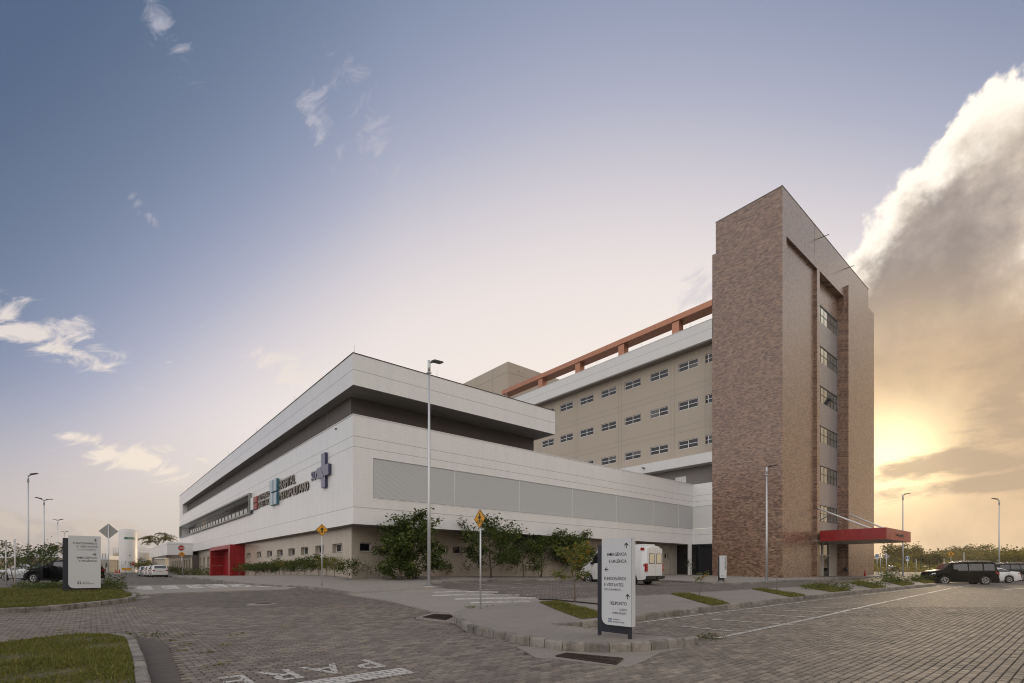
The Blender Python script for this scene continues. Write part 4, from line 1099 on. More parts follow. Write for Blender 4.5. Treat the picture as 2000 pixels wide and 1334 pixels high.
# ------------------------------------------------------------------ road signs
def diamond(parent, zc, r, y, m, name='plate', t=.012):
    return obj(name, MB().prism([(0, zc - r), (r, zc), (0, zc + r), (-r, zc)], 'y', y, y + t), m, parent, False)
def ped_symbol(parent, zc, r, y):
    s = r; mb = MB()
    def poly(*p): mb.quad(*[(a * s, y, zc + b * s) for a, b in p])
    mb.add([(math.cos(R_(a)) * .085 * s, y, zc + .46 * s + math.sin(R_(a)) * .085 * s) for a in range(0, 360, 45)], [tuple(range(8))])
    poly((-.10, .34), (-.12, -.05), (.12, -.05), (.10, .34)); poly((-.10, .34), (-.30, .02), (-.24, -.02), (-.08, .2)); poly((.10, .34), (.08, .2), (.24, -.02), (.30, .02))
    poly((-.11, -.05), (-.20, -.48), (-.09, -.48), (0, -.12)); poly((.0, -.12), (.02, -.5), (.13, -.5), (.12, -.05))
    for a, b in ((-.42, -.30), (-.30, -.24), (.24, .30), (.36, .42)): poly((a, -.12), (a - .08 * (1 if a < 0 else -1), -.40), (a - .08 * (1 if a < 0 else -1) + .06, -.40), (a + .06, -.12))
    obj('pedestrian_symbol', mb, ink, parent, False)
def ped_sign(loc, rz, h, label, r=.32, lean=0., group='yellow pedestrian crossing signs'):
    T_ = thing('pedestrian_sign', label, 'road sign', loc, rz, group)
    obj('pole', MB().tube([(0, .03, -.1), (0, .03, h - r * .9)], .028, 8), galv, T_, False)
    diamond(T_, h - r, r, 0., ink); diamond(T_, h - r, r * .97, -.003, sign_yellow, 'yellow_face', .004)
    bd = MB()
    for k in range(4):
        a0, a1 = R_(90 * k), R_(90 * k + 90); q = [(math.cos(a) * r * f, -.006, h - r + math.sin(a) * r * f) for a, f in ((a0, .92), (a1, .92), (a1, .86), (a0, .86))]; bd.quad(*q)
    obj('border', bd, ink, T_, False); ped_symbol(T_, h - r, r * 1.05, -.008)
    return T_
px_, py_ = gp(937, 1190, .15)
ped_sign((px_, py_, G(px_, py_) + .15), R_(-90), 3.28, 'yellow pedestrian crossing sign turned edgewise on the kerb island')
px_, py_ = gp(629, 1144, .12)
ped_sign((px_, py_, G(px_, py_) + .12), R_(-12), 3.25, 'yellow pedestrian crossing sign in front of the shrub row')
px_, py_ = gp(212, 1141, .1)
bs = thing('warning_sign', 'grey back of a diamond road sign beside the wide direction board', 'road sign', (px_, py_, G(px_, py_) + .05), R_(180 - 3))
obj('pole', MB().tube([(0, .04, -.1), (0, .04, 3.2)], .03, 8), galv, bs, False); diamond(bs, 2.86, .41, 0., sign_back)
# stop sign with a small pedestrian plate below
px_, py_ = 7.95, 68.0
ss = thing('stop_sign', 'red octagonal stop sign above a small yellow plate on a leaning pole', 'road sign', (px_, py_, G(px_, py_) + .12), R_(4))
obj('pole', MB().tube([(.14, .03, -.1), (-.06, .03, 3.1)], .035, 8), galv, ss, False)
def octagon(parent, zc, r, x=0., y=0.):
    pts = [(x + r * math.cos(R_(22.5 + 45 * k)), zc + r * math.sin(R_(22.5 + 45 * k))) for k in range(8)]
    obj('plate', MB().prism(pts, 'y', y, y + .012), sign_white, parent, False)
    obj('red_face', MB().prism([(x + (a - x) * .93, zc + (b - zc) * .93) for a, b in pts], 'y', y - .006, y - .002), sign_red, parent, False)
octagon(ss, 3.22, .35, -.06); flat_text(ss, 'PARE', .2, -.30, 3.15, -.012, 'L', .48, .03, sign_white)
d_ = diamond(ss, 2.50, .36, .0, sign_yellow); d_.location.x = -.02; ped_symbol(ss, 2.50, .34, -.006)
px_, py_ = gp(330.5, 1119.5, .1); px_, py_ = 9.3, 94.
np_ = thing('no_parking_sign', 'small square white regulation plate on a pole behind the white cars', 'road sign', (px_, py_, G(px_, py_) + .1), 0)
obj('pole', MB().tube([(0, .03, -.1), (0, .03, 3.1)], .03, 8), galv, np_, False)
obj('plate', MB().box(-.38, .38, 0, .012, 2.55, 3.30), sign_white, np_, False)
obj('red_ring', MB().add([(math.cos(R_(a)) * r, -.004, 3.0 + math.sin(R_(a)) * r) for a in range(0, 360, 30) for r in (.2, .27)], [(2 * i, 2 * i + 1, (2 * i + 3) % 24, (2 * i + 2) % 24) for i in range(12)]), sign_red, np_, False)
flat_text(np_, 'E', .26, -.08, 2.92, -.003, 'L', None, .02, ink)
# far signs by the right-hand road
def small_post(name, label, px, ytop, d, kind, cat='road sign', group=None):
    x, y, zt = at(px, ytop, d); g = G(x, y); h = zt - g
    T_ = thing(name, label, cat, (x, y, g), R_(-40 - 20), group)
    obj('pole', MB().tube([(0, .03, -.1), (0, .03, h - .02)], .05, 8), steel_post if kind in ('post', 'fat') else galv, T_, False)
    if kind == 'blue':
        obj('plate', MB().box(-.22, .22, 0, .012, h - .75, h), sign_white, T_, False); obj('blue_face', MB().box(-.18, .18, -.006, -.002, h - .48, h - .06), sign_blue, T_, False)
    elif kind == 'back': diamond(T_, h - .42, .42, .06, sign_back)
    else: obj('cap', MB().box(-.06, .06, -.03, .09, h - .04, h + .01), steel_post, T_, False)
    return T_
small_post('parking_sign', 'narrow blue and white plate on a pole nearest the brick tower', 1713, 1082, 72, 'blue')
small_post('parking_sign', 'narrow blue and white plate on a pole beyond the motorcycle', 1772.5, 1086.5, 78, 'blue')
small_post('warning_sign', 'grey back of a diamond sign between two pale posts near the canopy', 1731.5, 1080.5, 64, 'back')
for p, yt, d, lb in ((1720, 1083.5, 74, 'pale steel post beside the blue plate nearest the tower'), (1789.5, 1092, 76, 'short stout post standing against the mesh fence'), (1844, 1091.5, 70, 'pale post standing before the bonnet of the black off-roader'), (1883, 1078.5, 62, 'tall pale post rising behind the roof of the black off-roader')):
    small_post('bollard_post', lb, p, yt, d, 'post', 'post')
x_, y_, z_ = at(1857.5, 1076, 62)
ps = ped_sign((x_, y_, G(x_, y_)), R_(-60), z_ - G(x_, y_), 'small yellow pedestrian sign standing before the wood', .40, group='yellow pedestrian crossing signs')
for p, yt, d, lb in ((11.5, 1055, 30, 'pale pole at the photo edge with a dark upper part'), (29.5, 1052.5, 29, 'slim white pole beside the black hatchback')):
    x_, y_, z_ = at(p, yt, d); g_ = G(x_, y_)
    T_ = thing('sign_pole', lb, 'post', (x_, y_, g_)); obj('pole', MB().tube([(0, 0, -.1), (0, 0, z_ - g_)], .032, 8), steel_post, T_, False)
    if p < 20: obj('edgewise_plate', MB().box(-.05, .05, -.03, .0, z_ - g_ - .55, z_ - g_), sign_back, T_, False)
    else: obj('edgewise_plate', MB().box(-.045, .045, -.035, -.02, z_ - g_ - .5, z_ - g_), sign_white, T_, False)

# ------------------------------------------------------------------ lamp posts
def lamp_post(x, y, h, label, arm_dir, style='single', base=.0, r0=.09, r1=.05):
    g = G(x, y) + base
    T_ = thing('lamp_post', label, 'lamp post', (x, y, g), 0, 'lamp posts of the site')
    obj('pole', MB().tube([(0, 0, -.05), (0, 0, h * .35), (0, 0, h - .45)], [r0, (r0 * .7 + r1 * .3), r1], 10), galv, T_, False)
    obj('base_plate', MB().box(-.17, .17, -.17, .17, -.02, .03), galv, T_, False)
    for sx_ in (-.12, .12):
        for sy_ in (-.12, .12): obj('bolt', MB().tube([(sx_, sy_, .02), (sx_, sy_, .10)], .016, 6), alu_dark, T_, False)
    obj('sleeve', MB().tube([(0, 0, h - .60), (0, 0, h)], r1 * 1.45, 8), galv, T_, False)
    obj('collar', MB().box(-r1 * 2, r1 * 2, -r1 * 2, r1 * 2, h - .62, h - .58), galv, T_, False)
    for k in ((0,) if style == 'single' else (0, math.pi)):
        a = arm_dir + k; c, s_ = math.cos(a), math.sin(a)
        def P(u, v, w): return (u * c - v * s_, u * s_ + v * c, h + w)
        obj('arm', MB().tube([P(.02, 0, -.12), P(.34, 0, .06)], .035, 6), lamp_dark, T_, False)
        mb = MB()
        vs = [P(u, v, w) for u, v, w in ((.25, -.15, .04), (.84, -.15, .13), (.84, .15, .13), (.25, .15, .04), (.25, -.13, .12), (.82, -.13, .20), (.82, .13, .20), (.25, .13, .12))]
        mb.add(vs, [(3, 2, 1, 0), (4, 5, 6, 7), (0, 1, 5, 4), (1, 2, 6, 5), (2, 3, 7, 6), (3, 0, 4, 7)]); obj('lamp_head', mb, lamp_dark, T_, False)
    return T_
aR = math.atan2(RV[1], RV[0])
x_, y_ = gp(838, 1146, .12); lamp_post(x_, y_, 11.1, 'tall slender lamp post standing on the pavement before the white wall', aR + .9, base=.12)
x_, y_ = 39.6, 16.55; lamp_post(x_, y_, 8.75, 'lamp post rising in front of the brown brick tower', aR + .15, base=.12)
for p, yt, d, lb, st_, ad in ((55, 928, 46, 'tall lamp post left of the black hatchback', 'single', 0.), (86, 976, 58, 'thin lamp post between two others behind the small tree', 'double', 1.3),
                          (113, 1016, 84, 'twin-armed lamp post above the dark edge of the wide direction board', 'double', 0.), (126, 1039, 115, 'distant twin-armed lamp post just showing above the wide board', 'double', 0.),
                          (1763.5, 966, 60, 'lamp post behind the red entrance canopy', 'single', 0.), (1951.5, 976, 62, 'lamp post behind the parked off-roaders', 'single', math.pi)):
    x_, y_, z_ = at(p, yt, d); lamp_post(x_, y_, z_ - G(x_, y_), lb, aR + ad, st_)

# ------------------------------------------------------------------ vehicles
def smooth_fn(pts):
    xs = np.array([p[0] for p in pts]); ys = np.array([p[1] for p in pts])
    return lambda v: float(np.interp(v, xs, ys))
def wheel(T_, cx, y, r, wd, side, rim_m=rim_metal, spokes=6):
    """y = outer face, side = +1/-1 outward"""
    o = y; i = y - side * wd
    prof = [(r * .60, o), (r * .64, o + side * .006), (r * .93, o + side * .004), (r, o - side * .03), (r, i + side * .03), (r * .9, i)]
    tyre = obj('wheel', MB().lathe(prof, (cx, 0, r), 28, 'y'), rubber, T_, False)
    fill = MB().lathe([(.001, o - side * .06), (r * .62, o - side * .05), (r * .64, o - side * .0)], (cx, 0, r), 24, 'y'); k = obj('brake', fill, black_plastic, T_, False); k.parent = tyre
    mb = MB().lathe([(r * .56, o - side * .012), (r * .63, o + side * .008), (r * .645, o - side * .01)], (cx, 0, r), 28, 'y')
    for s in range(spokes):
        a = 2 * math.pi * s / spokes + .3
        for da in (-.16, .16):
            p = [(r * .14, a + da * .6), (r * .59, a + da * 1.0 - .07), (r * .59, a + da * 1.0 + .07)]
            mb.add([(cx + q * math.cos(b), o - side * .008, r + q * math.sin(b)) for q, b in p], [(0, 1, 2)])
    mb.lathe([(.001, o), (r * .17, o - side * .004), (r * .18, o - side * .03)], (cx, 0, r), 12, 'y')
    m_ = obj('rim', mb, rim_m, T_, False); m_.parent = tyre
def car(name, label, loc, rz, paint, L, W, top, belt, sill, axles, wr, glass_side, shield, rear, nose=.5, kind='car', extras=None, group=None, roofw=.76, spokes=6, tumble=.05):
    """vehicle along local +x (nose at x=L). top/belt: profiles [(x,z)]; glass_side: [(x0,x1)]; shield/rear: (x0,x1) on the top line"""
    T_ = thing(name, label, kind, loc, rz, group)
    ft, fb = smooth_fn(top), smooth_fn(belt)
    st = sorted(set([round(v, 3) for v in np.linspace(0, L, 76)] + [p[0] for p in top] + [p[0] for p in belt] + [v for a in axles for v in (a - wr * 1.16, a + wr * 1.16)]))
    hw = W / 2
    def sect(x):
        e = min(x, L - x); k = 1 - .16 * max(0, 1 - e / .45) ** 2 * (1 if x > L / 2 else .7)
        z0 = sill + .10 * max(0, 1 - e / .35)
        for a in axles:
            dx = abs(x - a); R = wr * 1.16
            if dx < R: z0 = max(z0, wr + math.sqrt(R * R - dx * dx))
        zb, zt = fb(x), ft(x); gh = max(0., zt - zb)
        wtop = hw * k * (1 - .06) if gh < .12 else hw * k * (roofw + .18 * max(0, 1 - gh / .5))
        z0 = min(z0, zb - .06)
        return [(hw * k * .955, z0), (hw * k, z0 + (zb - z0) * .38), (hw * k * .995, z0 + (zb - z0) * .72), (hw * k * .955, zb), (wtop * 1.0, zb + gh * .82), (wtop * .88, zb + gh * .97), (wtop * .45, zt), (0, zt + .012)]
    S = [sect(x) for x in st]; m_ = 8
    mb = MB(); vs = []
    for x, s in zip(st, S):
        vs += [(x, -y, z) for y, z in s] + [(x, y, z) for y, z in s[-2::-1]]
    w_ = 2 * m_ - 1; fs = []
    for i in range(len(st) - 1):
        for j in range(w_ - 1): fs.append((i * w_ + j, (i + 1) * w_ + j, (i + 1) * w_ + j + 1, i * w_ + j + 1))
    fs.append(tuple(range(w_))); fs.append(tuple(range((len(st) - 1) * w_, len(st) * w_))[::-1])
    mb.add(vs, fs, True); body = obj('body', mb, paint, T_, False)
    for p in body.data.polygons[-2:]: p.use_smooth = False
    obj('underside', MB().box(.25, L - .25, -hw * .86, hw * .86, sill * .75, sill + .25), black_plastic, T_, False)
    def gl(x0, x1, rows, side, off=.008, n=10, inset=0., name_='side_window'):
        g = MB(); xs = np.linspace(x0, x1, n); vs = []
        for x in xs:
            s = sect(x)
            for (ja, jb, q) in rows:
                y = s[ja][0] * (1 - q) + s[jb][0] * q; z = s[ja][1] * (1 - q) + s[jb][1] * q
                vs.append((x, side * (y + off), z + (off if ja > 4 else off * .3)))
        r_ = len(rows); f_ = [(i * r_ + j, (i + 1) * r_ + j, (i + 1) * r_ + j + 1, i * r_ + j + 1) for i in range(n - 1) for j in range(r_ - 1)]
        g.add(vs, f_ if side < 0 else [q[::-1] for q in f_], True); return obj(name_, g, car_glass, T_, False)
    for (a, b) in glass_side:
        for sd_ in (-1, 1): gl(a, b, [(3, 4, .08), (3, 4, .5), (3, 4, .93)], sd_)
    for nm, rng in (('windscreen', shield), ('rear_window', rear)):
        if not rng: continue
        g = MB(); xs = np.linspace(rng[0], rng[1], 8); vs = []
        for x in xs:
            s = sect(x); hz__ = [(-s[5][0] * .96, s[5][1]), (-s[6][0], s[6][1]), (0, s[7][1]), (s[6][0], s[6][1]), (s[5][0] * .96, s[5][1])]
            sl = (ft(min(L, x + .03)) - ft(max(0, x - .03))) / .06; nx = -sl / math.hypot(1, sl); nz = 1 / math.hypot(1, sl)
            vs += [(x + nx * .012, y, z + nz * .012) for y, z in hz__]
        g.add(vs, [(i * 5 + j, (i + 1) * 5 + j, (i + 1) * 5 + j + 1, i * 5 + j + 1) for i in range(7) for j in range(4)], True); obj(nm, g, car_glass, T_, False)
    for a in axles:
        for sd_ in (-1, 1): wheel(T_, a, sd_ * (hw * .985), wr, .22, sd_, spokes=spokes)
    def sidepatch(nm, x0, x1, q0, q1, m, j=(1, 3), off=.012):
        for sd_ in (-1, 1):
            g = MB(); vs = []
            for x in (x0, (x0 + x1) / 2, x1):
                s = sect(min(max(x, .0), L)); ya, za = s[j[0]]; yb, zb_ = s[j[1]]
                for q in (q0, q1): vs.append((x, sd_ * (ya * (1 - q) + yb * q + off), za * (1 - q) + zb_ * q))
            f_ = [(0, 2, 3, 1), (2, 4, 5, 3)]; g.add(vs, f_ if sd_ < 0 else [q[::-1] for q in f_]); obj(nm, g, m, T_, False)
    sidepatch('headlight', L - .42, L - .05, .45, .98, lamp_clear); sidepatch('tail_light', .03, .26, .35, 1.0, lamp_red)
    nx_ = [.5 * (glass_side[0][1] + glass_side[1][0])] if len(glass_side) > 1 else []
    for x in ([glass_side[-1][1] + .02] + [.5 * (glass_side[i][1] + glass_side[i + 1][0]) for i in range(len(glass_side) - 1)]):
        for sd_ in (-1, 1):
            s = sect(x); obj('door_gap', MB().add([(x - .006, sd_ * (y + .004), z) for y, z in s[:4]] + [(x + .006, sd_ * (y + .004), z) for y, z in s[:4]], [(i, i + 4, i + 5, i + 1) if sd_ < 0 else (i + 1, i + 5, i + 4, i) for i in range(3)]), black_plastic, T_, False)
        s = sect(x)
    for a, b in glass_side[-2:]:
        for sd_ in (-1, 1):
            s = sect(a + .15); obj('door_handle', MB().box(a + .02, a + .20, min(sd_ * (s[2][0]), sd_ * (s[2][0] + .03)), max(sd_ * s[2][0], sd_ * (s[2][0] + .03)), s[2][1] + .02, s[2][1] + .05), paint, T_, False)
    xm = glass_side[-1][1] - .12
    for sd_ in (-1, 1):
        s = sect(xm); y0 = sd_ * (s[3][0]); y1 = sd_ * (s[3][0] + .2); obj('mirror', MB().box(xm - .05, xm + .09, min(y0, y1), max(y0, y1), s[3][1] + .0, s[3][1] + .16), black_plastic if paint is car_white else paint, T_, False)
    obj('number_plate', MB().box(-.025, -.012, -.22, .22, fb(.02) * .72, fb(.02) * .72 + .13), plate_mat, T_, False)
    for sd_ in (-1, 1):
        s = sect(.12); obj('tail_light', MB().box(-.02, .05, min(sd_ * s[3][0] * .72, sd_ * s[3][0]), max(sd_ * s[3][0] * .72, sd_ * s[3][0]), fb(.05) * .82, fb(.05) * .98), lamp_red, T_, False)
    obj('rear_bumper', MB().box(-.05, .10, -hw * .86, hw * .86, sill + .05, sill + .26), black_plastic if extras and 'plastic' in extras else paint, T_, False)
    obj('front_bumper', MB().box(L - .08, L + .04, -hw * .8, hw * .8, sill + .02, sill + .28), black_plastic, T_, False)
    if extras: 
        if 'rails' in extras:
            for sd_ in (-1, 1):
                a, b = extras['rails']; yy = sd_ * sect((a + b) / 2)[5][0] * .98
                obj('roof_rail', MB().tube([(a, yy, ft(a) + .0), (a + .15, yy, ft(a + .15) + .06), (b - .15, yy, ft(b - .15) + .06), (b, yy, ft(b) + .0)], .022, 6), chrome, T_, False)
        if 'spare' in extras:
            z = extras['spare']; sp_ = obj('spare_wheel', MB().lathe([(.001, -.27), (.30, -.27), (.36, -.24), (.385, -.16), (.385, -.03), (.3, .0)], (0, .05, z), 24, 'x'), black_plastic, T_, False)
        if 'arches' in extras:
            for a in axles:
                for sd_ in (-1, 1):
                    R = wr * 1.17; pts = [(a + R * math.cos(R_(q)), sd_ * (hw * 1.0 + .012), wr + R * math.sin(R_(q))) for q in range(-5, 190, 13)]
                    obj('wheel_arch', MB().tube(pts, .035, 5), paint, T_, False)
    return T_
SUV_TOP = [(0, 1.02), (.04, 1.12), (.16, 1.72), (.4, 1.80), (1.2, 1.83), (2.4, 1.82), (3.15, 1.76), (3.76, 1.24), (3.9, 1.19), (4.6, 1.06), (4.74, .9), (4.8, .62)]
SUV_BELT = [(0, 1.0), (.3, 1.15), (3.0, 1.13), (3.75, 1.10), (4.55, .99), (4.74, .82), (4.8, .56)]
def veh_at(px, py, d=None):
    x, y = gp(px, py); return x, y
XD, YD = 0., math.pi / 2
# the black off-roader, nose to the left in view (toward -x -y .. along the parking bays)
def place(pa, pb):
    """rear/front ground pixels -> location of rear centre and heading"""
    a, b = Vector(gp(*pa)), Vector(gp(*pb)); h = math.atan2(b.y - a.y, b.x - a.x); return a, h
hd = math.atan2(-RV[1], -RV[0])                     # heading straight to the left in view
def off(x, y, h, back, sidew):
    """rear-centre of a vehicle whose near side mid point etc. is given"""
    return x - math.cos(h) * back - math.sin(h) * sidew, y - math.sin(h) * back + math.cos(h) * sidew
cx_, cy_, _ = at(1889, 1141, 41.5)
h1 = hd - R_(17)
rx, ry = cx_ - math.cos(h1) * 2.45, cy_ - math.sin(h1) * 2.45
rx += FV[0] * .92; ry += FV[1] * .92
car('black_off_roader', 'black off-roader with spare wheel and silver roof rails in the bay', (rx, ry, G(rx, ry) - .03), h1, car_black, 4.8, 1.85, [(a, b * 1.06) for a, b in SUV_TOP], SUV_BELT, .30, [.95, 3.72], .385,
    [(.30, 1.02), (1.12, 2.04), (2.12, 3.08)], (3.2, 3.74), (.05, .15), kind='car', roofw=.83, extras={'rails': (.5, 2.6), 'spare': .95, 'arches': 1}, group='cars parked on the right')
SED_TOP = [(0, .72), (.05, .98), (.2, 1.02), (.75, 1.06), (1.45, 1.38), (1.9, 1.44), (2.5, 1.43), (3.5, 1.0), (4.3, .88), (4.55, .70), (4.6, .5)]
SED_BELT = [(0, .70), (.1, .94), (.8, .98), (3.4, .95), (4.3, .82), (4.55, .64), (4.6, .46)]
x_, y_, _ = at(1981, 1137, 45.5)
h2 = hd - R_(12)
car('white_car', 'white saloon tail showing behind the spare wheel of the black off-roader', (x_, y_, G(x_, y_)), h2, car_white, 4.6, 1.8, SED_TOP, SED_BELT, .22, [.95, 3.65], .33, [(.85, 1.7), (1.78, 2.75)], (2.55, 3.45), (.8, 1.42), group='cars parked on the right')
x_, y_, _ = at(2003, 1136, 49.5)
car('dark_suv', 'dark blue grey sport utility car at the photo edge behind the white saloon', (x_, y_, G(x_, y_)), hd - R_(10), car_navy, 4.4, 1.82, [(p[0] * .92, p[1] * .94) for p in SUV_TOP], [(p[0] * .92, p[1] * .94) for p in SUV_BELT], .3, [.9, 3.45], .36,
    [(.36, .95), (1.05, 1.8), (1.9, 2.7)], (2.8, 3.3), (.05, .2), extras={'rails': (.5, 2.4)}, group='cars parked on the right')
x_, y_, _ = at(2022, 1134, 54)
car('white_car', 'white car tail cut off by the photo edge beyond the dark sport utility car', (x_, y_, G(x_, y_)), hd + R_(10), car_white, 4.2, 1.75, [(p[0] * .91, p[1]) for p in SED_TOP], [(p[0] * .91, p[1]) for p in SED_BELT], .22, [.85, 3.3], .31, [(.8, 1.55), (1.63, 2.5)], (2.35, 3.1), (.75, 1.3), group='cars parked on the right')
# white ambulance van seen from the rear quarter
VAN_TOP = [(0, 2.46), (.06, 2.54), (.5, 2.58), (3.6, 2.56), (4.1, 2.44), (4.62, 1.62), (4.8, 1.42), (5.4, 1.12), (5.52, .8), (5.6, .5)]
VAN_BELT = [(0, 1.38), (3.8, 1.40), (4.6, 1.36), (5.4, 1.05), (5.52, .75), (5.6, .45)]
vr = Vector(gp(1283, 1139)); vf = Vector(gp(1168, 1135.5))
vh = R_(91)
vx, vy = 27.75, 18.55
van = car('ambulance_van', 'white high-roofed ambulance van parked behind the tall direction board', (vx, vy, G(vx, vy)), vh, car_white, 5.6, 1.93, VAN_TOP, VAN_BELT, .34, [1.1, 4.75], .35, [(3.75, 4.45)], (4.14, 4.6), None, kind='van', extras={'plastic': 1}, roofw=.82)
for sd_ in (-1, 1):
    obj('rear_door', MB().box(-.035, .0, min(sd_ * .012, sd_ * .80), max(sd_ * .012, sd_ * .80), .62, 2.38), car_white, van, False)
    q = obj('rear_window', MB().box(-.045, -.036, min(sd_ * .14, sd_ * .68), max(sd_ * .14, sd_ * .68), 1.42, 2.02), mirror_glass, van, False)
    obj('window_seal', MB().tube([(-.046, sd_ * .12, 1.40), (-.046, sd_ * .70, 1.40), (-.046, sd_ * .68, 2.04), (-.046, sd_ * .14, 2.04), (-.046, sd_ * .12, 1.40)], .014, 5), black_plastic, van, False)
    obj('rear_lamp', MB().box(-.03, .12, min(sd_ * .83, sd_ * .97), max(sd_ * .83, sd_ * .97), .90, 1.40), lamp_red, van, False)
    obj('marker_lamp', MB().box(.25, .5, min(sd_ * .80, sd_ * .86), max(sd_ * .80, sd_ * .86), 2.26, 2.42), lamp_red, van, False)
    obj('step', MB().box(-.14, .04, min(sd_ * .1, sd_ * .94), max(sd_ * .1, sd_ * .94), .42, .60), black_plastic, van, False)
obj('door_handle', MB().box(-.05, -.035, .05, .2, 1.20, 1.24), chrome, van, False)
obj('beacon', MB().box(.35, 1.1, -.55, .55, 2.56, 2.66), white_paint, van, False)
obj('side_moulding', MB().box(1.6, 3.7, .955, .975, .98, 1.04).box(1.6, 3.7, -.975, -.955, .98, 1.04), white_paint, van, False)
# black hatchback with its door open, left
HB_TOP = [(0, .9), (.06, 1.0), (.35, 1.38), (.9, 1.45), (1.7, 1.45), (2.1, 1.41), (2.85, .99), (3.6, .86), (3.78, .68), (3.83, .5)]
HB_BELT = [(0, .88), (.2, .95), (2.8, .92), (3.55, .80), (3.78, .62), (3.83, .45)]
x_, y_, _ = at(88, 1141, 31.0); hh = hd + R_(2)
bx_, by_ = x_ - math.cos(hh) * 2.4 + FV[0] * .8, y_ - math.sin(hh) * 2.4 + FV[1] * .8
hb = car('black_hatchback', 'black hatchback with its near door open beside the wide direction board', (bx_, by_, G(bx_, by_)), hh, car_black, 3.83, 1.66, HB_TOP, HB_BELT, .22, [.72, 3.12], .30, [(.45, 1.0), (1.08, 2.0)], (2.12, 2.8), (.08, .33), spokes=5, group='cars parked on the left')
hinge = (2.22, .80); da = R_(180 - 62)
def DP(u, z, t=0.): return (hinge[0] + u * math.cos(da) - t * math.sin(da) * .0, hinge[1] + u * math.sin(da), z)
dm = MB(); dm.add([DP(0, .30), DP(.95, .30), DP(1.0, .95), DP(0, .93)], [(0, 1, 2, 3)]); dm.add([(a + .04, b, c) for a, b, c in (DP(0, .30), DP(.95, .30), DP(1.0, .95), DP(0, .93))], [(3, 2, 1, 0)])
obj('open_door', dm, car_black, hb, False)
obj('door_frame', MB().tube([DP(0, .95), DP(.42, 1.38), DP(.85, 1.42), DP(.97, .96)], .028, 6), black_plastic, hb, False)
obj('bonnet_badge', MB().box(3.6, 3.64, -.1, .1, .78, .83), chrome, hb, False)
x_, y_, _ = at(98, 1131, 43.)
car('silver_car', 'silver saloon parked behind the pole and small tree', (x_, y_, G(x_, y_)), hd - R_(6), car_silver, 4.35, 1.7, [(p[0] * .945, p[1]) for p in SED_TOP], [(p[0] * .945, p[1]) for p in SED_BELT], .22, [.85, 3.4], .31, [(.85, 1.6), (1.68, 2.6)], (2.42, 3.25), (.78, 1.35), group='cars parked on the left')
x_, y_, _ = at(92, 1126, 56.)
car('white_car', 'small white hatchback half hidden by the small tree', (x_, y_, G(x_, y_)), hd + R_(165), car_white, 3.83, 1.66, HB_TOP, HB_BELT, .22, [.72, 3.12], .30, [(.45, 1.0), (1.08, 2.0)], (2.12, 2.8), (.08, .33), group='cars parked on the left')
x_, y_, _ = at(128, 1124, 66.)
car('red_car', 'car just showing between the black hatchback and the wide board', (x_, y_, G(x_, y_)), hd + R_(20), car_red, 3.83, 1.66, HB_TOP, HB_BELT, .22, [.72, 3.12], .30, [(.45, 1.0), (1.08, 2.0)], (2.12, 2.8), (.08, .33), group='cars parked on the left')
# white cars parked along the far kerb, tails toward us
HBH = [(a, b * 1.02) for a, b in HB_TOP]
for i, (x_, y_, m_, lb) in enumerate(((6.35, 73.5, car_white, 'white hatchback, nearest of the row at the far kerb'), (6.3, 79.0, car_white, 'white hatchback, second in the row at the far kerb'), (6.3, 84.5, car_white, 'white hatchback, third in the row at the far kerb'), (6.1, 90.5, car_silver, 'dull silver hatchback at the far end of the kerb row'))):
    car('hatchback', lb, (x_ + .05, y_, G(x_, y_)), YD, m_, 3.83, 1.68, HBH, [(a, b * 1.02) for a, b in HB_BELT], .22, [.72, 3.12], .30, [(.45, 1.0), (1.08, 2.0)], (2.12, 2.8), (.08, .33), group='row of cars along the far kerb')

# motorcycle
mx, my, _ = at(1753, 1118, 68.)
mt = thing('motorcycle', 'small motorcycle parked on the sunlit road below the canopy', 'motorcycle', (mx, my, G(mx, my)), hd)
for nm, x in (('wheel', 0.), ('wheel', 1.28)):
    w_ = obj(nm, MB().lathe([(.24, -.03), (.28, -.045), (.31, 0.), (.28, .045), (.24, .03), (.24, -.03)], (x, 0, .31), 20, 'y'), rubber, mt, False)
    sp = MB()
    for k in range(6): a = k * math.pi / 3; sp.tube([(x, 0, .31), (x + .25 * math.cos(a), 0, .31 + .25 * math.sin(a))], .012, 4)
    r_ = obj('spokes', sp, rim_metal, mt, False); r_.parent = w_
obj('frame', MB().tube([(0, .06, .31), (.45, .06, .45), (.95, 0, .85)], .03, 6).tube([(0, -.06, .31), (.45, -.06, .45), (.95, 0, .85)], .03, 6).tube([(.45, 0, .45), (.35, 0, .75), (.95, 0, .85)], .03, 6), black_plastic, mt, False)
obj('fork', MB().tube([(1.28, .07, .31), (1.0, .06, 1.0)], .025, 6).tube([(1.28, -.07, .31), (1.0, -.06, 1.0)], .025, 6), chrome, mt, False)
obj('engine', MB().box(.45, .78, -.13, .13, .30, .62), alu_dark, mt, False)
obj('fuel_tank', MB().ball((.78, 0, .85), .2, 12, 8, .7), car_silver, mt, False)
obj('saddle', MB().box(.02, .62, -.12, .12, .74, .83), black_plastic, mt, False)
obj('handlebar', MB().tube([(.92, -.36, 1.06), (1.0, 0, 1.02), (.92, .36, 1.06)], .016, 6), chrome, mt, False)
obj('headlamp', MB().ball((1.1, 0, .92), .09, 10, 6), lamp_clear, mt, False)
for sd_ in (-1, 1): obj('mirror', MB().tube([(.95, sd_ * .25, 1.06), (.93, sd_ * .3, 1.22)], .01, 4).ball((.93, sd_ * .3, 1.25), .05, 8, 5), black_plastic, mt, False)
obj('mudguard', MB().tube([(-.28, 0, .55), (-.1, 0, .66), (.2, 0, .68)], .05, 6), black_plastic, mt, False)
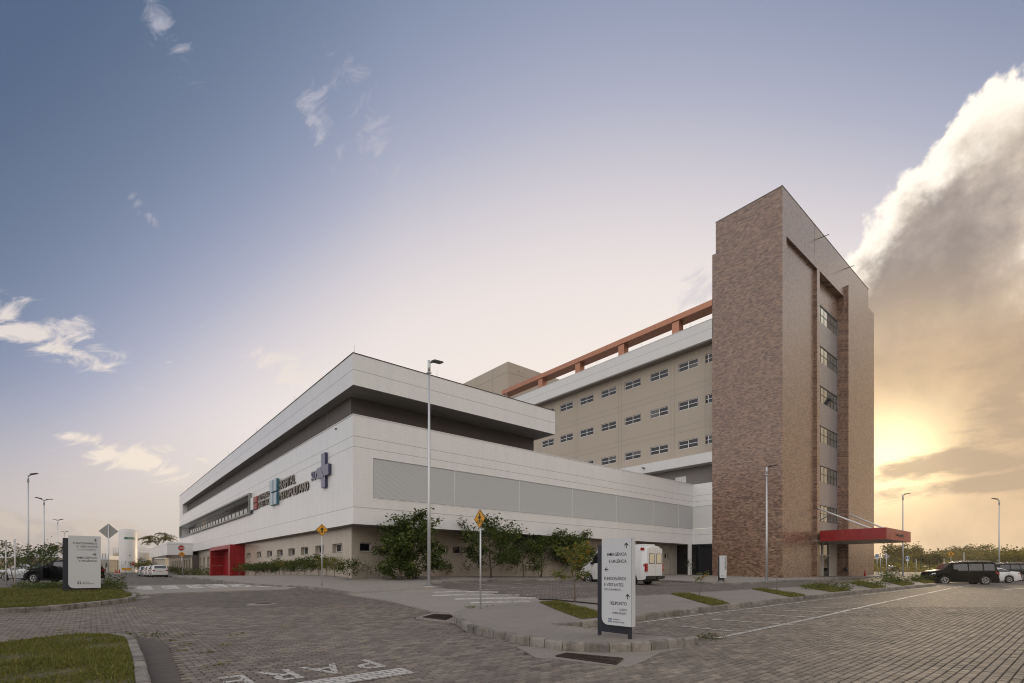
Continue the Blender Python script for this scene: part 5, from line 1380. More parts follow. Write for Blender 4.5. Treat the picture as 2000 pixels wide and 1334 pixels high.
# chair
cx_, cy_ = ony(18.0, 1655)[0], 17.95
ch = thing('chair', 'black chair standing against the tower wall beside the entrance', 'chair', (cx_, cy_, G(cx_, cy_) + .12), R_(40))
obj('seat', MB().box(-.25, .25, -.24, .24, .43, .48), black_plastic, ch, False)
obj('backrest', MB().ball((0, .25, .74), .24, 12, 8, .85), black_plastic, ch, False); ch.children[-1].scale = (1, .25, 1); ch.children[-1].location = (0, .19, 0)
for sx_ in (-.21, .21):
    for sy_ in (-.2, .2): obj('leg', MB().tube([(sx_, sy_, .44), (sx_ * 1.1, sy_ * 1.15, 0)], .014, 5), alu_dark, ch, False)
# traffic cone
kx, ky = gp(1689.5, 1127.3, .0)
cn = thing('traffic_cone', 'faded red traffic cone at the end of the tower pavement', 'cone', (kx, ky, G(kx, ky)))
obj('cone', MB().lathe([(.17, .04), (.13, .2), (.08, .5), (.035, .78), (.001, .79)], (0, 0, 0), 14), cone_red, cn, False)
obj('base', MB().box(-.22, .22, -.22, .22, 0, .045), cone_red, cn, False)
# two small far cones by the tank yard
for p, lb in ((226, 'tiny cone left of its pair before the tank yard gate'), (233, 'tiny cone right of its pair before the tank yard gate')):
    x_, y_ = at(p, 1120, 84.)[:2]; c2 = thing('traffic_cone', lb, 'cone', (x_, y_, G(x_, y_)))
    obj('cone', MB().lathe([(.17, .04), (.08, .5), (.03, .75), (.001, .76)], (0, 0, 0), 10), cone_red, c2, False); obj('base', MB().box(-.22, .22, -.22, .22, 0, .045), white_paint, c2, False)

# ------------------------------------------------------------------ tank yard and far buildings on the left
def tank(px, ytop, d, rad, label, big=False):
    x, y, zt = at(px, ytop, d); g = G(x, y)
    T_ = thing('storage_tank', label, 'tank', (x, y, g), 0); h = zt - g
    obj('shell', MB().lathe([(rad, 0), (rad, h - rad * .35), (rad * .86, h - rad * .12), (rad * .5, h - .02), (.001, h)], (0, 0, 0), 28), tank_white, T_, False)
    return T_, h, x, y
T_, h_, x_, y_ = tank(251, 1033.5, 95, 1.47, 'tall white cylindrical gas tank with a green band')
a0 = math.atan2(-y_, -x_)
def curved(T_, r, a_, b_, z0, z1, m, nm):
    n = 10; vs = []
    for i in range(n + 1):
        a = a0 + a_ + (b_ - a_) * i / n; vs += [(r * math.cos(a), r * math.sin(a), z0), (r * math.cos(a), r * math.sin(a), z1)]
    obj(nm, MB().add(vs, [(2 * i, 2 * i + 2, 2 * i + 3, 2 * i + 1) for i in range(n)], True), m, T_, False)
zb_ = CZ + (HY - 1054.) * 95 / FPX - G(x_, y_); zt_ = CZ + (HY - 1050.) * 95 / FPX - G(x_, y_)
curved(T_, 1.48, -.45, .0, zb_, zt_, green_paint, 'green_band'); curved(T_, 1.48, .02, .75, zb_, zb_ + (zt_ - zb_) * .42, green_paint, 'green_lettering'); curved(T_, 1.48, .02, .65, zb_ + (zt_ - zb_) * .55, zt_, green_paint, 'green_lettering')
curved(T_, 1.485, .08, .2, 3.1, 3.3, ink, 'emblem')
for k in range(3): a = 2 * math.pi * k / 3; obj('leg', MB().box(1.2 * math.cos(a) - .1, 1.2 * math.cos(a) + .1, 1.2 * math.sin(a) - .1, 1.2 * math.sin(a) + .1, -.2, .4), tank_white, T_, False)
for px0, yt, d, r, lb in ((278, 1079, 104, 1.7, 'low beige tank with a top rail, right of the tall white tank'), (234, 1079, 106, 1.2, 'low beige tank half hidden left of the tall white tank')):
    T_, h_, x_, y_ = tank(px0, yt, d, r, lb)
    T_.children[0].data.materials[0] = mat('beige_tank_' + str(px0), (.46, .40, .33), .5, var=.05)
    rail = MB()
    for k in range(14):
        a = 2 * math.pi * k / 14; rail.tube([(r * .95 * math.cos(a), r * .95 * math.sin(a), h_ - .4), (r * .95 * math.cos(a), r * .95 * math.sin(a), h_ + .9)], .025, 4)
    for zz in (.45, .9): rail.tube([(r * .95 * math.cos(2 * math.pi * k / 20), r * .95 * math.sin(2 * math.pi * k / 20), h_ + zz) for k in range(21)], .022, 4)
    obj('guard_rail', rail, steel_post, T_, False)
def far_block(name, label, px0, px1, ytop, d, dep, m, roof=None, ybot=None, rows=None):
    x0, y0, zt = at(px0, ytop, d); x1, y1, _ = at(px1, ytop, d); g = min(G(x0, y0), G(x1, y1)) - .2
    w = math.hypot(x1 - x0, y1 - y0); T_ = thing(name, label, 'building', (x0, y0, g), math.atan2(y1 - y0, x1 - x0))
    h = zt - g; obj('wall', MB().box(0, w, 0, dep, 0, h - .8), m, T_, False); obj('roof', MB().box(-.2, w + .2, -.25, dep + .2, h - .8, h), roof or white_paint, T_, False)
    if rows:
        for i in range(rows):
            q = obj('window', MB().box(w * (i + .3) / rows, w * (i + .62) / rows, -.03, .04, h * .35, h * .6), dark_glass, T_, False)
    return T_
far_block('service_building', 'long low service building with pale roof edge behind the left car park', -40, 152, 1083, 112, 14, mat('tan_render', (.33, .26, .19), .8, var=.08), None, None, 9)
far_block('gate_house', 'small pale gate house between the board and the tank yard', 196, 213, 1085, 96, 6, mat('grey_render', (.42, .37, .31), .8, var=.06), None, None, 2)
far_block('plant_building', 'pale plant building behind the low beige tank', 284, 322, 1085, 118, 8, mat('pale_render', (.48, .43, .37), .8, var=.05))
ga = at(203, 1081, 92); fg = G(ga[0], ga[1])
pf = thing('vent_stack', 'pair of grey vent stacks before the gate house', 'vent stack', (ga[0], ga[1], fg))
for s_ in (-.25, .25): obj('pipe', MB().tube([(RV[0] * s_, RV[1] * s_, 0), (RV[0] * s_, RV[1] * s_, ga[2] - fg)], .09, 8), sign_back, pf, False)
obj('bridge', MB().tube([(-RV[0] * .25, -RV[1] * .25, ga[2] - fg - .1), (RV[0] * .25, RV[1] * .25, ga[2] - fg - .1)], .05, 6), sign_back, pf, False)
# tank yard fence with notice boards
def mesh_fence(name, label, a, b, h, m, step=2.5, wires=8, cat='fence'):
    a, b = Vector(a), Vector(b); n = max(1, round((b - a).length / step)); T_ = thing(name, label, cat, (a.x, a.y, G(a.x, a.y)))
    O = Vector((a.x, a.y, G(a.x, a.y)))
    pts = [a.lerp(b, i / n) for i in range(n + 1)]; P3 = [Vector((p.x, p.y, G(p.x, p.y))) - O for p in pts]
    for p in P3: obj('post', MB().tube([p + Vector((0, 0, -.2)), p + Vector((0, 0, h))], .035, 6), m, T_, False)
    for i in range(n):
        mb = MB()
        for k in range(wires): z = h * (k + .5) / wires; mb.tube([P3[i] + Vector((0, 0, z)), P3[i + 1] + Vector((0, 0, z))], .007, 3, False)
        for k in range(1, int(step / .25)): q = P3[i].lerp(P3[i + 1], k * .25 / step); mb.tube([q + Vector((0, 0, .05)), q + Vector((0, 0, h - .05))], .005, 3, False)
        obj('mesh_panel', mb, m, T_, False)
    return T_
mesh_fence('mesh_fence', 'dark green mesh fence round the tank yard', at(196, 1100, 86)[:2], at(262, 1100, 86)[:2], 2.1, fence_green, 1.5, 10)
for p, lb in ((242.5, 'white and yellow notice board left on the tank yard fence'), (252, 'white and yellow notice board right on the tank yard fence')):
    x_, y_, z_ = at(p, 1112, 85.6); T_ = thing('notice_board', lb, 'notice', (x_, y_, z_), R_(-40 + 44))
    obj('plate', MB().box(-.38, .38, 0, .02, -.2, .9), sign_white, T_, False); obj('yellow_face', MB().box(-.34, .34, -.01, -.002, -.18, .25), sign_yellow, T_, False)
x_, y_, z_ = at(259.5, 1103, 84)
T_ = thing('stop_sign', 'tiny round red sign before the tank yard fence', 'road sign', (x_, y_, G(x_, y_)), R_(4)); obj('pole', MB().tube([(0, .03, 0), (0, .03, z_ - G(x_, y_))], .03, 6), galv, T_, False); octagon(T_, z_ - G(x_, y_) + .1, .24)
mesh_fence('mesh_fence', 'long green mesh fence before the wood', at(1700, 1100, 92)[:2], at(2060, 1100, 80)[:2], 2.3, fence_green, 2.5, 6)
HAZE = .00028

# canopy lettering
cs = thing('canopy_sign', 'small raised lettering on the end of the red canopy', 'sign', (60., CY0, 4.8))
lo_, w_ = layout('internação', 1., .01)
for chx, me_, xo_ in lo_:
    bpy.data.meshes.remove(me_); me_, _ = glyph_mesh(chx, 1., .5, .01)
    for v in me_.vertices: X_, Y_, Z_ = v.co; v.co = (59.0 + (X_ + xo_) * 2.6 / w_, CY0 - .02 - .04 * (Z_ + .5), 4.78 + Y_ * .38)
    me_.materials.clear(); me_.materials.append(alu_dark); link('letter', me_, cs)

# ------------------------------------------------------------------ vegetation
def leaves_np(C, size, rg, up=.35, asp=.55, fold=.25):
    """one folded quad pair per leaf: arrays of verts and faces"""
    n = len(C); d = rg.normal(size=(n, 3)); d[:, 2] = d[:, 2] * .6 - .15; d /= np.linalg.norm(d, axis=1)[:, None]
    nn = rg.normal(size=(n, 3)); nn[:, 2] = np.abs(nn[:, 2]) + up; w = np.cross(d, nn); w /= (np.linalg.norm(w, axis=1)[:, None] + 1e-9); nn = np.cross(w, d)
    s = (size * rg.uniform(.6, 1.25, n))[:, None]
    a = C; tip = C + d * s; m = C + d * s * .48
    l = m + w * s * asp * .5 - nn * s * fold * .2; r = m - w * s * asp * .5 - nn * s * fold * .2
    V = np.stack([a, l, tip, r], 1).reshape(-1, 3)
    b = np.arange(n)[:, None] * 4; F = np.concatenate([b + np.array([[0, 1, 2]]), b + np.array([[0, 2, 3]])], 1).reshape(-1, 3)
    return V, F
def np_mesh(name, V, F, m):
    me = bpy.data.meshes.new(name); me.from_pydata(V.tolist(), [], F.tolist()); me.materials.append(m); return me
def grow(rg, base, h, trunk, spread, limbs=8, subs=5, lean=(0, 0), r0=.06, up=.55, flat=1.):
    """branch skeleton: returns wood MB and list of twig tip points"""
    mb = MB(); tips = []
    p = [np.array(base, float)]; n = 6
    for i in range(1, n + 1):
        q = np.array([base[0] + lean[0] * i / n, base[1] + lean[1] * i / n, base[2] + (h * .8) * i / n]) + rg.normal(0, h * .012, 3) * (1 if i < n else .4); p.append(q)
    rad = [r0 * (1 - .8 * i / n) for i in range(n + 1)]; mb.tube(p, rad, 7)
    P = np.array(p)
    for k in range(limbs):
        f = trunk + (1 - trunk) * (k + .3) / limbs; t_ = f * n; i = min(int(t_), n - 1); s = P[i] + (P[i + 1] - P[i]) * (t_ - i)
        a = k * 2.4 + rg.uniform(-.5, .5); L = spread * rg.uniform(.65, 1.12) * (1.05 - .55 * max(0, f - .55)) 
        e = s + np.array([math.cos(a) * L, math.sin(a) * L, L * rg.uniform(up * .4, up * 1.3) * flat]); m = (s + e) / 2 + rg.normal(0, L * .06, 3) + np.array([0, 0, -L * .04])
        mb.tube([s, m, e], [r0 * .42 * (1 - .5 * f), r0 * .28 * (1 - .4 * f), r0 * .10], 5)
        for j in range(subs):
            g = .25 + .75 * (j + 1) / subs; b = (m + (e - m) * (g * 2 - 1)) if g > .5 else (s + (m - s) * g * 2)
            aa = a + rg.choice([-1, 1]) * rg.uniform(.4, 1.3); l2 = L * rg.uniform(.22, .48)
            tpt = b + np.array([math.cos(aa) * l2, math.sin(aa) * l2, l2 * rg.uniform(-.1, .8)]); mb.tube([b, tpt], [r0 * .12, r0 * .04], 4, False); tips.append((b, tpt))
        tips.append((m, e))
    tips.append((P[-2], P[-1] + np.array([0, 0, h * .1])))
    return mb, tips
def crown_pts(rg, tips, per, rc):
    C = []
    for b, e in tips:
        f = rg.uniform(.25, 1.08, per)[:, None]; C.append(b + (e - b) * f + rg.normal(0, 1, (per, 3)) * rc * np.array([1, 1, .75]))
    return np.concatenate(C)
def tree(name, label, x, y, h, trunk, spread, m, seed, per=26, leaf=.13, rc=.17, limbs=9, subs=5, lean=(0, 0), r0=.06, off=.0, up=.55, cat='tree', group=None, bk=None, flat=1.):
    rg = np.random.RandomState(seed); g = G(x, y) + off
    T_ = thing(name, label, cat, (x, y, g), 0, group)
    mb, tips = grow(rg, (0, 0, -.06), h, trunk, spread, limbs, subs, lean, r0, up, flat); obj('trunk', mb, bk or bark, T_, False)
    V, F = leaves_np(crown_pts(rg, tips, per, rc), leaf, rg); link('crown', np_mesh('crown', V, F, m), T_, False)
    return T_
x_, y_ = gp(824, 1131, .12)
tree('broadleaf_tree', 'largest dark green tree, nearest the building corner', x_ - .2, y_ + .3, 4.35, .10, 1.5, leaf_dark, 11, 60, .19, .19, 14, 7, (-.6, .35), .07, .12, group='trees along the beige wall')
x_, y_ = gp(789, 1134, .12)
tree('broadleaf_tree', 'dense low leafy tree leaning against the largest tree', x_ + .1, y_ + .5, 2.9, .05, 1.0, leaf_dark, 12, 56, .18, .18, 11, 6, (-.2, .2), .04, .12, group='trees along the beige wall')
x_, y_ = gp(963, 1129, .12)
tree('broadleaf_tree', 'wide-spreading dark tree behind the edgewise yellow sign', x_, y_ + .2, 3.9, .2, 2.0, leaf_dark, 23, 48, .19, .21, 13, 7, (-.2, .1), .07, .12, group='trees along the beige wall')
x_, y_ = gp(1026, 1128, .12)
tree('broadleaf_tree', 'small thin dark tree between the two wider trees', x_, y_ + .2, 2.9, .22, 1.15, leaf_dark, 31, 36, .18, .2, 9, 5, (0, 0), .04, .12, group='trees along the beige wall')
x_, y_ = gp(1060, 1127, .12)
tree('broadleaf_tree', 'dark tree with a straight visible trunk behind the yellowing young tree', x_, y_ + .2, 4.0, .40, 1.85, leaf_dark, 43, 50, .19, .22, 12, 7, (.35, 0), .075, .12, group='trees along the beige wall')
x_, y_ = gp(1120, 1127, .12)
tree('broadleaf_tree', 'low dark leafy tree close to the ambulance van', x_ + .4, y_ + .4, 3.6, .15, 1.5, leaf_dark, 47, 50, .19, .22, 11, 6, (.1, 0), .05, .12, group='trees along the beige wall')
x_, y_ = gp(1122, 1177, .15)
tree('young_tree', 'young forked tree with yellow and orange leaves beside the tall board', x_, y_, 2.25, .40, .66, leaf_yellow, 5, 16, .14, .09, 9, 5, (.05, 0), .035, .17, .9, bk=twig)
x_, y_ = gp(1366, 1161, .15)
tree('sapling', 'thin crooked sapling with a few yellow leaves on the second grass strip', x_, y_, 1.2, .55, .28, leaf_yellow, 6, 6, .12, .06, 4, 2, (.15, -.05), .022, .17, .7, bk=twig)
tree('sapling', 'slender sapling against the pale wall beside the tower', 44.6, 25.8, 1.9, .45, .35, leaf_mid, 8, 7, .14, .08, 5, 3, (-.1, 0), .02, .13, .6)
tree('shrub', 'dark shrub behind the rear corner of the ambulance van', 39.9, 27.6, 1.15, .05, .8, leaf_dark, 9, 14, .15, .14, 7, 4, (0, 0), .02, .13, cat='shrub')
x_, y_ = at(60, 1115, 36)[:2]
tree('small_tree', 'small spreading tree behind the black hatchback', x_ - .1, y_, 2.75, .35, 1.75, leaf_dark, 15, 34, .16, .17, 12, 6, (.2, -.1), .06, .0, .5)
x_, y_ = at(30, 1120, 31)[:2]
tree('young_tree', 'leafy young tree at the photo edge between two poles', x_, y_, 1.9, .3, .95, leaf_mid, 16, 14, .13, .14, 7, 4, (-.3, .1), .035)
# feathery tree beyond the annexe
x_, y_, z_ = at(307, 1036, 122); g_ = G(x_, y_)
T_ = thing('feathery_tree', 'feathery tree with two crowns of fronds behind the white canopy box', 'tree', (x_, y_, g_)); hh_ = z_ - g_
rg = np.random.RandomState(18); wd = MB(); wd.tube([(0, 0, 0), (.1, 0, hh_ * .5), (0, 0, hh_ * .68)], [.2, .15, .12], 7); FC = []
for s_ in (-1, 1):
    tp = np.array([RV[0] * s_ * 2.0, RV[1] * s_ * 2.0, hh_ * .86 + .3 * s_]); wd.tube([(0, 0, hh_ * .66), tuple(tp * np.array([.6, .6, .9])), tuple(tp)], [.11, .08, .05], 6)
    for k in range(22):
        a = 2.4 * k; L = rg.uniform(1.5, 2.5); ez = rg.uniform(-.55, .75); q = np.linspace(.05, 1, 9)[:, None]
        pts = tp + np.array([0, 0, rg.uniform(-1.2, .5)]) + np.concatenate([np.cos(a) * L * q, np.sin(a) * L * q, ez * q - .55 * q ** 2.2], 1)
        wd.tube([tuple(v) for v in pts], [.02] * 9, 3, False)
        for v in pts: FC.append(v + rg.normal(0, .09, (9, 3)))
obj('trunk', wd, bark, T_, False); V, F = leaves_np(np.concatenate(FC), .3, rg, asp=.4); link('crown', np_mesh('crown', V, F, leaf_wood), T_, False)
x_, y_ = at(276, 1120, 86)[:2]
tree('bush', 'yellow-flowering bush before the low beige tank', x_, y_, 2.0, .05, 1.35, leaf_yellow, 19, 26, .2, .22, 10, 4, (0, 0), .04, cat='bush')
x_, y_ = at(223, 1120, 100)[:2]
tree('bushy_tree', 'brownish bushy tree left of the tall white tank', x_, y_, 3.7, .1, .9, leaf_wood, 20, 40, .28, .3, 12, 4, (0, 0), .05)
x_, y_ = at(285, 1120, 90)[:2]
tree('bush', 'dark leafy bush beside the far row of white cars', x_, y_, 2.4, .05, 1.2, leaf_mid, 21, 30, .22, .25, 9, 4, (0, 0), .04, cat='bush')
# shrub row along the beige wall
shr = []
ORD = 'first second third fourth fifth sixth seventh eighth ninth tenth eleventh twelfth thirteenth fourteenth fifteenth sixteenth seventeenth eighteenth nineteenth'.split()
cols = [leaf_yellow, leaf_mid, leaf_mid, leaf_dark, leaf_mid, leaf_dark, leaf_mid, leaf_dark, leaf_mid, leaf_yellow, leaf_mid, leaf_dark, leaf_mid, leaf_mid, leaf_dark, leaf_yellow, leaf_yellow, leaf_dark]
for i, p in enumerate((468, 485, 490.5, 499.5, 508, 516, 525, 537, 546, 556, 567, 580, 594, 607, 622, 637, 653, 678)):
    xx = 11.35; yy = onx(xx, p)[0]
    tall = {14: 1.45, 17: 1.05}.get(i, 1.12 + .18 * math.sin(i * 1.7)); tree('shrub', ORD[i] + ' shrub from the red portal in the row along the beige wall', xx, yy, tall * .95, .38, .48 if i != 17 else .6, cols[i], 60 + i, 9 if cols[i] is leaf_yellow else 17, .125, .11, 8, 4, (0, 0), .022, .12, .9, 'shrub', 'row of shrubs along the beige wall', bk=twig)
for i, (p, hh_) in enumerate(((717, .95), (757, 1.1), (872, .85), (910, .9), (942, 1.0), (1000, .9), (1027, 1.), (1052, .95))):
    yy = 28.55; xx = ony(yy, p)[0]
    tree('wall_plant', ORD[i] + ' sparse twiggy plant from the building corner along the shaded wall', xx, yy, hh_, .3, .42, leaf_mid if i in (2,) else leaf_yellow, 90 + i, 3 if i != 2 else 9, .11, .08, 7, 4, (0, 0), .016, .12, 1.0, 'plant', 'sparse plants along the shaded wall', bk=twig)
# low hedge beyond the portal
def leaf_mass(name, pts, size, m, seed, parent=None, label=None, cat=None, kind='stuff'):
    rg = np.random.RandomState(seed); V, F = leaves_np(pts, size, rg); o = link(name, np_mesh(name, V, F, m), parent)
    if kind: o['kind'] = kind
    if label: tag(o, label, cat)
    return o
rg = np.random.RandomState(4)
n = 2600; yy = rg.uniform(68, 112, n); xx = rg.normal(11.0, .25, n) - (yy > 84) * .3; zz = GN(xx, yy) + .12 + rg.uniform(.1, 1.15, n) * (.75 + .25 * np.sin(yy * 2.1))
leaf_mass('hedge', np.stack([xx, yy, zz], 1), .2, leaf_mid, 5, label='low green hedge along the far wall past the red portal', cat='hedge', kind=None)
# grass
def grass(name, poly, dens, h, off, m, seed, parent=None, clump=.5, wid=.007, avoid=None):
    rg = np.random.RandomState(seed); P = np.array(poly); lo, hi = P.min(0), P.max(0); n = int((hi - lo).prod() * dens)
    x = rg.uniform(lo[0], hi[0], n); y = rg.uniform(lo[1], hi[1], n); k = inside(x, y, poly)
    if avoid:
        for (ax, ay), (bx__, by__) in zip(avoid, avoid[1:]):
            ex, ey = bx__ - ax, by__ - ay; tt = np.clip(((x - ax) * ex + (y - ay) * ey) / (ex * ex + ey * ey), 0, 1); k &= np.hypot(x - ax - tt * ex, y - ay - tt * ey) > .15
    d = depth(x, y); k &= (d > 5.5) & (np.abs(lat(x, y)) < d * 1.16 + .5); x, y = x[k], y[k]
    f = .5 + .5 * np.sin(x * 2.3 + 1.3 * np.sin(y * 1.7)) * np.sin(y * 2.9 + 1.1 * np.sin(x * 2.1)); k = rg.uniform(size=len(x)) < (1 - clump) + clump * f; x, y, f = x[k], y[k], f[k]; n = len(x)
    z = GN(x, y) + off; H_ = h * rg.uniform(.4, 1.15, n) * (.65 + .6 * f); a = rg.uniform(0, 2 * math.pi, n); b = rg.uniform(0, 2 * math.pi, n); ln = H_ * rg.uniform(.15, .9, n)
    w = wid * rg.uniform(.7, 1.5, n); ca, sa = np.cos(a) * w, np.sin(a) * w
    mx_, my_ = x + np.cos(b) * ln * .35, y + np.sin(b) * ln * .35
    V = np.stack([np.stack([x - ca, y - sa, z], 1), np.stack([x + ca, y + sa, z], 1), np.stack([mx_ + ca * .7, my_ + sa * .7, z + H_ * .6], 1), np.stack([mx_ - ca * .7, my_ - sa * .7, z + H_ * .6], 1), np.stack([x + np.cos(b) * ln, y + np.sin(b) * ln, z + H_], 1)], 1).reshape(-1, 3)
    bi = np.arange(n)[:, None] * 5
    me = bpy.data.meshes.new(name); me.from_pydata(V.tolist(), [], (bi + np.array([[0, 1, 2, 3]])).tolist() + (bi + np.array([[3, 2, 4]])).tolist()); me.materials.append(m)
    o = link(name, me, parent); o['kind'] = 'stuff'; return o
grass('grass', LAWN, 2900, .06, .125, grass_blade, 1, None, .88, avoid=LAWN[1:13]); grass('grass', LAWN, 260, .11, .125, grass_blade, 3, None, .95, .005, avoid=LAWN[1:13])
grass('grass', VERGE, 800, .13, .14, grass_blade, 2, None, .8, .010, avoid=VERGE[:10])
STRIPS = [[gp(1053, 1177, .15), gp(1089, 1175, .15), gp(1176, 1197, .15), gp(1176, 1206, .15), gp(1136, 1210, .15)], [gp(1309, 1160.5, .15), gp(1345, 1160, .15), gp(1426, 1179.5, .15), gp(1392, 1184, .15)],
          [gp(1467, 1151, .15), gp(1488, 1150, .15), gp(1573, 1164.2, .15), gp(1545, 1167, .15)], [gp(1561, 1146, .15), gp(1607, 1143, .15), gp(1662, 1153.6, .15), gp(1625, 1157, .15)],
          [gp(1659, 1139, .15), gp(1688, 1137.5, .15), gp(1731, 1147.5, .15), gp(1705, 1150, .15)], [gp(1720, 1134.5, .15), gp(1745, 1133, .15), gp(1787, 1141.5, .15), gp(1762, 1144.5, .15)], [gp(1776, 1131.5, .15), gp(1795, 1131, .15), gp(1826, 1138.5, .15), gp(1806, 1140, .15)]]
for i, s in enumerate(STRIPS):
    b = lay('grass_strip', s, .168, turf_mat, island, .8, .03); grass('grass', s, (1500, 1100, 800, 500, 400, 400, 300)[i], .09 if i < 3 else .13, .165, grass_blade, 10 + i, island, .3, (.006, .008, .009, .011, .012, .012, .014)[i])
# weeds: leafy tangles
def weed_patch(px0, px1, py0, py1, n, h, size, m, seed, off=.15, hump_=1.):
    rg = np.random.RandomState(seed); pts = []
    for _ in range(n):
        a, b = gp(rg.uniform(px0, px1), rg.uniform(py0, py1), off); k = rg.randint(12, 30); hh_ = h * rg.uniform(.4, 1.2)
        q = np.stack([a + rg.normal(0, .10 + h * .12, k), b + rg.normal(0, .10 + h * .12, k), G(a, b) + off + rg.uniform(0, 1, k) ** .8 * hh_], 1); pts.append(q)
    return np.concatenate(pts)
leaf_mass('weeds', weed_patch(25, 245, 1142, 1152, 130, .24, .11, leaf_mid, 31, .14), .10, leaf_mid, 32)
leaf_mass('weeds', weed_patch(40, 118, 1145, 1151, 45, .24, .1, leaf_dark, 33, .14), .10, leaf_dark, 34)
leaf_mass('weeds', weed_patch(200, 240, 1142, 1150, 26, .55, .1, leaf_mid, 35, .14), .10, leaf_mid, 36)
leaf_mass('weeds', np.concatenate([weed_patch(1722, 1752, 1132, 1138, 34, .75, .1, leaf_dark, 37), weed_patch(1740, 1785, 1135, 1142, 30, .45, .1, leaf_dark, 38), weed_patch(1782, 1820, 1131, 1138, 34, .6, .1, leaf_dark, 39)]), .13, leaf_dark, 40)
leaf_mass('weeds', np.concatenate([weed_patch(1570, 1655, 1144, 1154, 34, .34, .1, leaf_mid, 41), weed_patch(1664, 1728, 1138, 1148, 26, .3, .1, leaf_mid, 42), weed_patch(1640, 1660, 1148, 1154, 8, .5, .1, leaf_mid, 44)]), .11, leaf_mid, 43)
leaf_mass('weeds', np.concatenate([weed_patch(1364, 1400, 1242, 1252, 12, .10, .05, leaf_mid, 45, .0), weed_patch(247, 320, 1238, 1250, 8, .08, .05, leaf_mid, 46, .0), weed_patch(240, 275, 1160, 1168, 12, .14, .05, leaf_mid, 47, .02), weed_patch(610, 640, 1140, 1150, 4, .12, .05, leaf_mid, 48, .0), weed_patch(900, 960, 1184, 1190, 8, .05, .05, leaf_mid, 49, .12)]), .055, leaf_mid, 50)
# moss and grass tufts in road joints
rg = np.random.RandomState(9); C = []
for p, q in ((430, 1262), (335, 1252), (352, 1272), (365, 1260), (405, 1275), (425, 1300), (560, 1225), (300, 1192), (365, 1241), (122, 1232), (460, 1240), (1070, 1240), (1320, 1204)):
    a, b = gp(p, q); k = 26; C.append(np.stack([a + rg.normal(0, .10, k), b + rg.normal(0, .03, k), G(a, b) + rg.uniform(0, .03, k)], 1))
leaf_mass('joint_moss', np.concatenate(C), .05, grass_blade, 52)
# tall weed stems in front of the wide board
def stem_plant(px, py, h, lean, label, seed, off=.15, leafy=10, m=leaf_mid, cat='plant', ls=.09):
    rg = np.random.RandomState(seed); x, y = gp(px, py, off); g = G(x, y) + off
    T_ = thing('weed_plant', label, cat, (x, y, g)); pts = [(lean * h * (f ** 1.4) * RV[0], lean * h * (f ** 1.4) * RV[1], h * f) for f in (0, .3, .6, .85, 1.)]
    obj('stem', MB().tube(pts, [.012, .010, .008, .006, .004], 5), twig, T_, False)
    if leafy:
        P = np.array(pts); C = np.concatenate([P[i] + (P[i + 1] - P[i]) * rg.uniform(0, 1, (leafy, 1)) + rg.normal(0, .05, (leafy, 3)) for i in range(1, 4)]); V, F = leaves_np(C, ls, rg); link('foliage', np_mesh('foliage', V, F, m), T_, False)
stem_plant(168, 1150, 1.3, -.28, 'bare weed stem leaning across the wide direction board', 1, .15, 0)
stem_plant(166, 1151, .95, .62, 'leafy weed stem leaning right across the wide direction board', 2, .15, 9, leaf_dark)
stem_plant(206, 1148, .7, .3, 'leafy weed standing under the grey-backed diamond sign', 3, .15, 9)
stem_plant(140, 1150, .55, -.4, 'leafy weed at the dark edge of the wide direction board', 4, .15, 9, leaf_dark)
stem_plant(1622, 1146, 1.15, .55, 'bare leaning twig on the fourth grass strip', 5, .15, 0)
stem_plant(1516, 1155, 1.1, .04, 'thin bare twig on the third grass strip', 6, .15, 0)
stem_plant(1692, 1142, 1.05, .22, 'short dead sapling stump on the fifth grass strip', 7, .15, 0)
stem_plant(1748, 1138, 1.75, .08, 'tall dark bare sapling before the motorcycle', 8, .15, 0)
stem_plant(1800, 1134, 1.4, .1, 'faint bare sapling left of the black off-roader', 9, .15, 0)
hp = [gp(p, q, .16) for p, q in ((1052, 1171.5), (1085, 1172.5), (1120, 1176), (1150, 1179), (1178, 1182))]
ho = thing('hose', 'thin black hose lying along the back edge of the kerb island', 'hose', (hp[0][0], hp[0][1], G(*hp[0]) + .16))
obj('tube', MB().tube([(a - hp[0][0], b - hp[0][1], G(a, b) - G(*hp[0]) + .02) for a, b in hp], .025, 6), rubber, ho, False)
# timber prop by the big tree
x_, y_ = gp(862, 1134, .1)
obj_ = thing('tree_stake', 'pale timber stake leaning toward the largest tree', 'stake', (x_, y_, G(x_, y_) + .1)); obj('pole', MB().tube([(0, 0, 0), (-RV[0] * .75, -RV[1] * .75, .72)], .025, 6), twig, obj_, False)
# ------------------------------------------------------------------ wood on the right horizon
def wood():
    rg = np.random.RandomState(77); C = []
    for i in range(250):
        p = rg.uniform(1560, 2120) if i < 150 else rg.uniform(2100, 2560); d = rg.uniform(112, 165); x, y, _ = at(p, 1111, d); g = G(x, y)
        top = (1111.5 - (1086 - 13 * min(1, max(0, (p - 1740) / 160)) + rg.uniform(-3, 9))) * d / FPX + CZ - g
        hr = rg.uniform(2.6, 5.0); k = 110
        u = rg.normal(size=(k, 3)); u /= np.linalg.norm(u, axis=1)[:, None]; u *= rg.uniform(.55, 1.0, (k, 1))
        c = np.array([x, y, g + top - 1.1]); C.append(c + u * np.array([hr, hr, 1.25]) )
        # lobes below
        k = 70; u = rg.normal(size=(k, 3)); C.append(np.array([x, y, g + top * .5]) + u * np.array([hr * .7, hr * .7, top * .22]))
    return np.concatenate(C)
leaf_mass('woodland', wood(), .62, leaf_wood, 78)
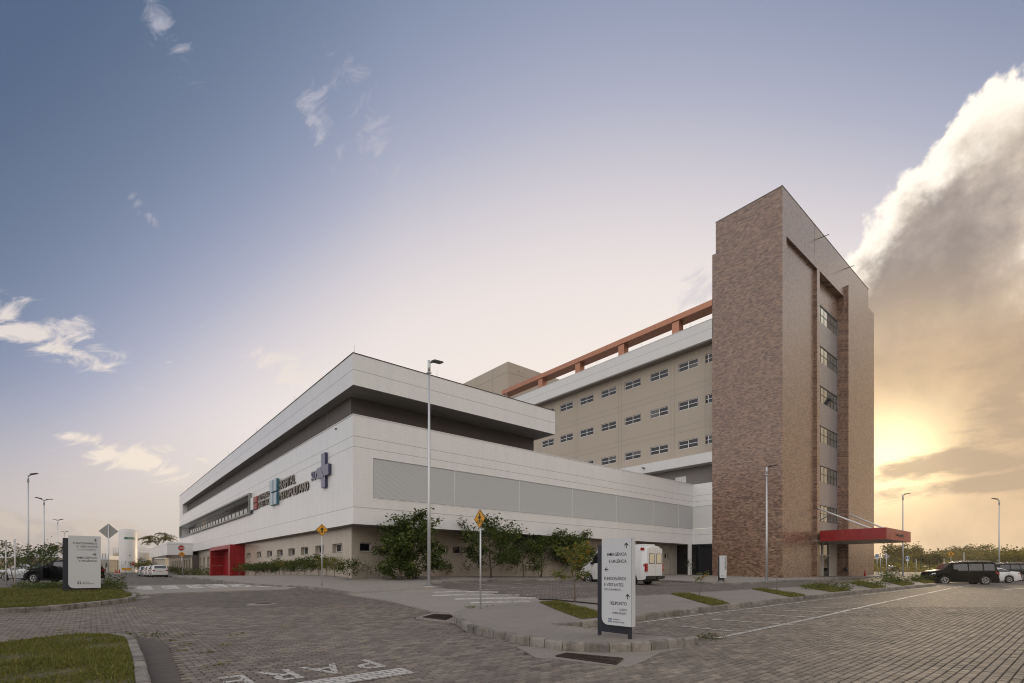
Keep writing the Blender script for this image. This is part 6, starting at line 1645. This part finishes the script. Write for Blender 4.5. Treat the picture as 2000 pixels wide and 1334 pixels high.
def scrub():
    rg = np.random.RandomState(79); C = []
    for i in range(90):
        p = rg.uniform(1600, 2100); d = rg.uniform(93, 106); x, y, _ = at(p, 1111, d); g = G(x, y); h = rg.uniform(.8, 2.4); r = rg.uniform(.8, 2.2); k = 90
        u = rg.normal(size=(k, 3)); u /= np.linalg.norm(u, axis=1)[:, None]; u[:, 2] = np.abs(u[:, 2]); C.append(np.array([x, y, g]) + u * np.array([r, r, h]) * rg.uniform(.5, 1, (k, 1)))
    return np.concatenate(C)
leaf_mass('scrub', scrub(), .42, leaf_gold, 80)
rg = np.random.RandomState(81); n = 9000
p = rg.uniform(1640, 2060, n); d = rg.uniform(82, 98, n); lx_ = (p - 1000) / FPX * d; xx = d * FV[0] + lx_ * RV[0]; yy = d * FV[1] + lx_ * RV[1]
leaf_mass('dry_grass', np.stack([xx, yy, GN(xx, yy) - .05 + rg.uniform(0, .5, n)], 1), .38, grass_gold, 82)
for p, yt, d, sp_, lb, sd_ in ((1747, 1062.5, 128, 2.6, 'rounded tree standing clear above the wood near the tower', 101), (1765, 1066, 134, 2.0, 'flat-topped tree behind the lamp post above the wood', 102), (1790, 1059.5, 140, 1.2, 'tall thin tree tip, highest above the wood', 103),
                           (1867, 1064, 150, 3.2, 'broad tree top above the wood over the yellow sign', 104), (1912, 1063, 150, 3.4, 'broad tree top above the wood over the black off-roader', 105), (1815, 1082, 108, 2.2, 'palm-like tree with drooping fronds before the wood', 106), (1990, 1078, 110, 3.0, 'dense bright tree before the wood at the photo edge', 107)):
    x_, y_, z_ = at(p, yt, d); tree('woodland_tree', lb, x_, y_, (z_ - G(x_, y_)) * 1.02, .45, sp_, leaf_wood if sd_ != 107 else leaf_gold, sd_, 30, .55, .55, 9, 4, (0, 0), .16, .0, .5, group='trees standing out from the wood')

# ------------------------------------------------------------------ evening haze
hm = bpy.data.materials.new('evening_haze'); hm.use_nodes = True; nt = hm.node_tree; nt.nodes.remove(nt.nodes['Principled BSDF'])
pv = nt.nodes.new('ShaderNodeVolumePrincipled'); pv.inputs['Color'].default_value = (1., .95, .86, 1); pv.inputs['Density'].default_value = HAZE; pv.inputs['Anisotropy'].default_value = .55
nt.links.new(pv.outputs[0], [q for q in nt.nodes if q.type == 'OUTPUT_MATERIAL'][0].inputs['Volume'])
stuff(obj('haze', MB().box(-6600, 6600, -6600, 6600, -1.5, 38.5), hm))
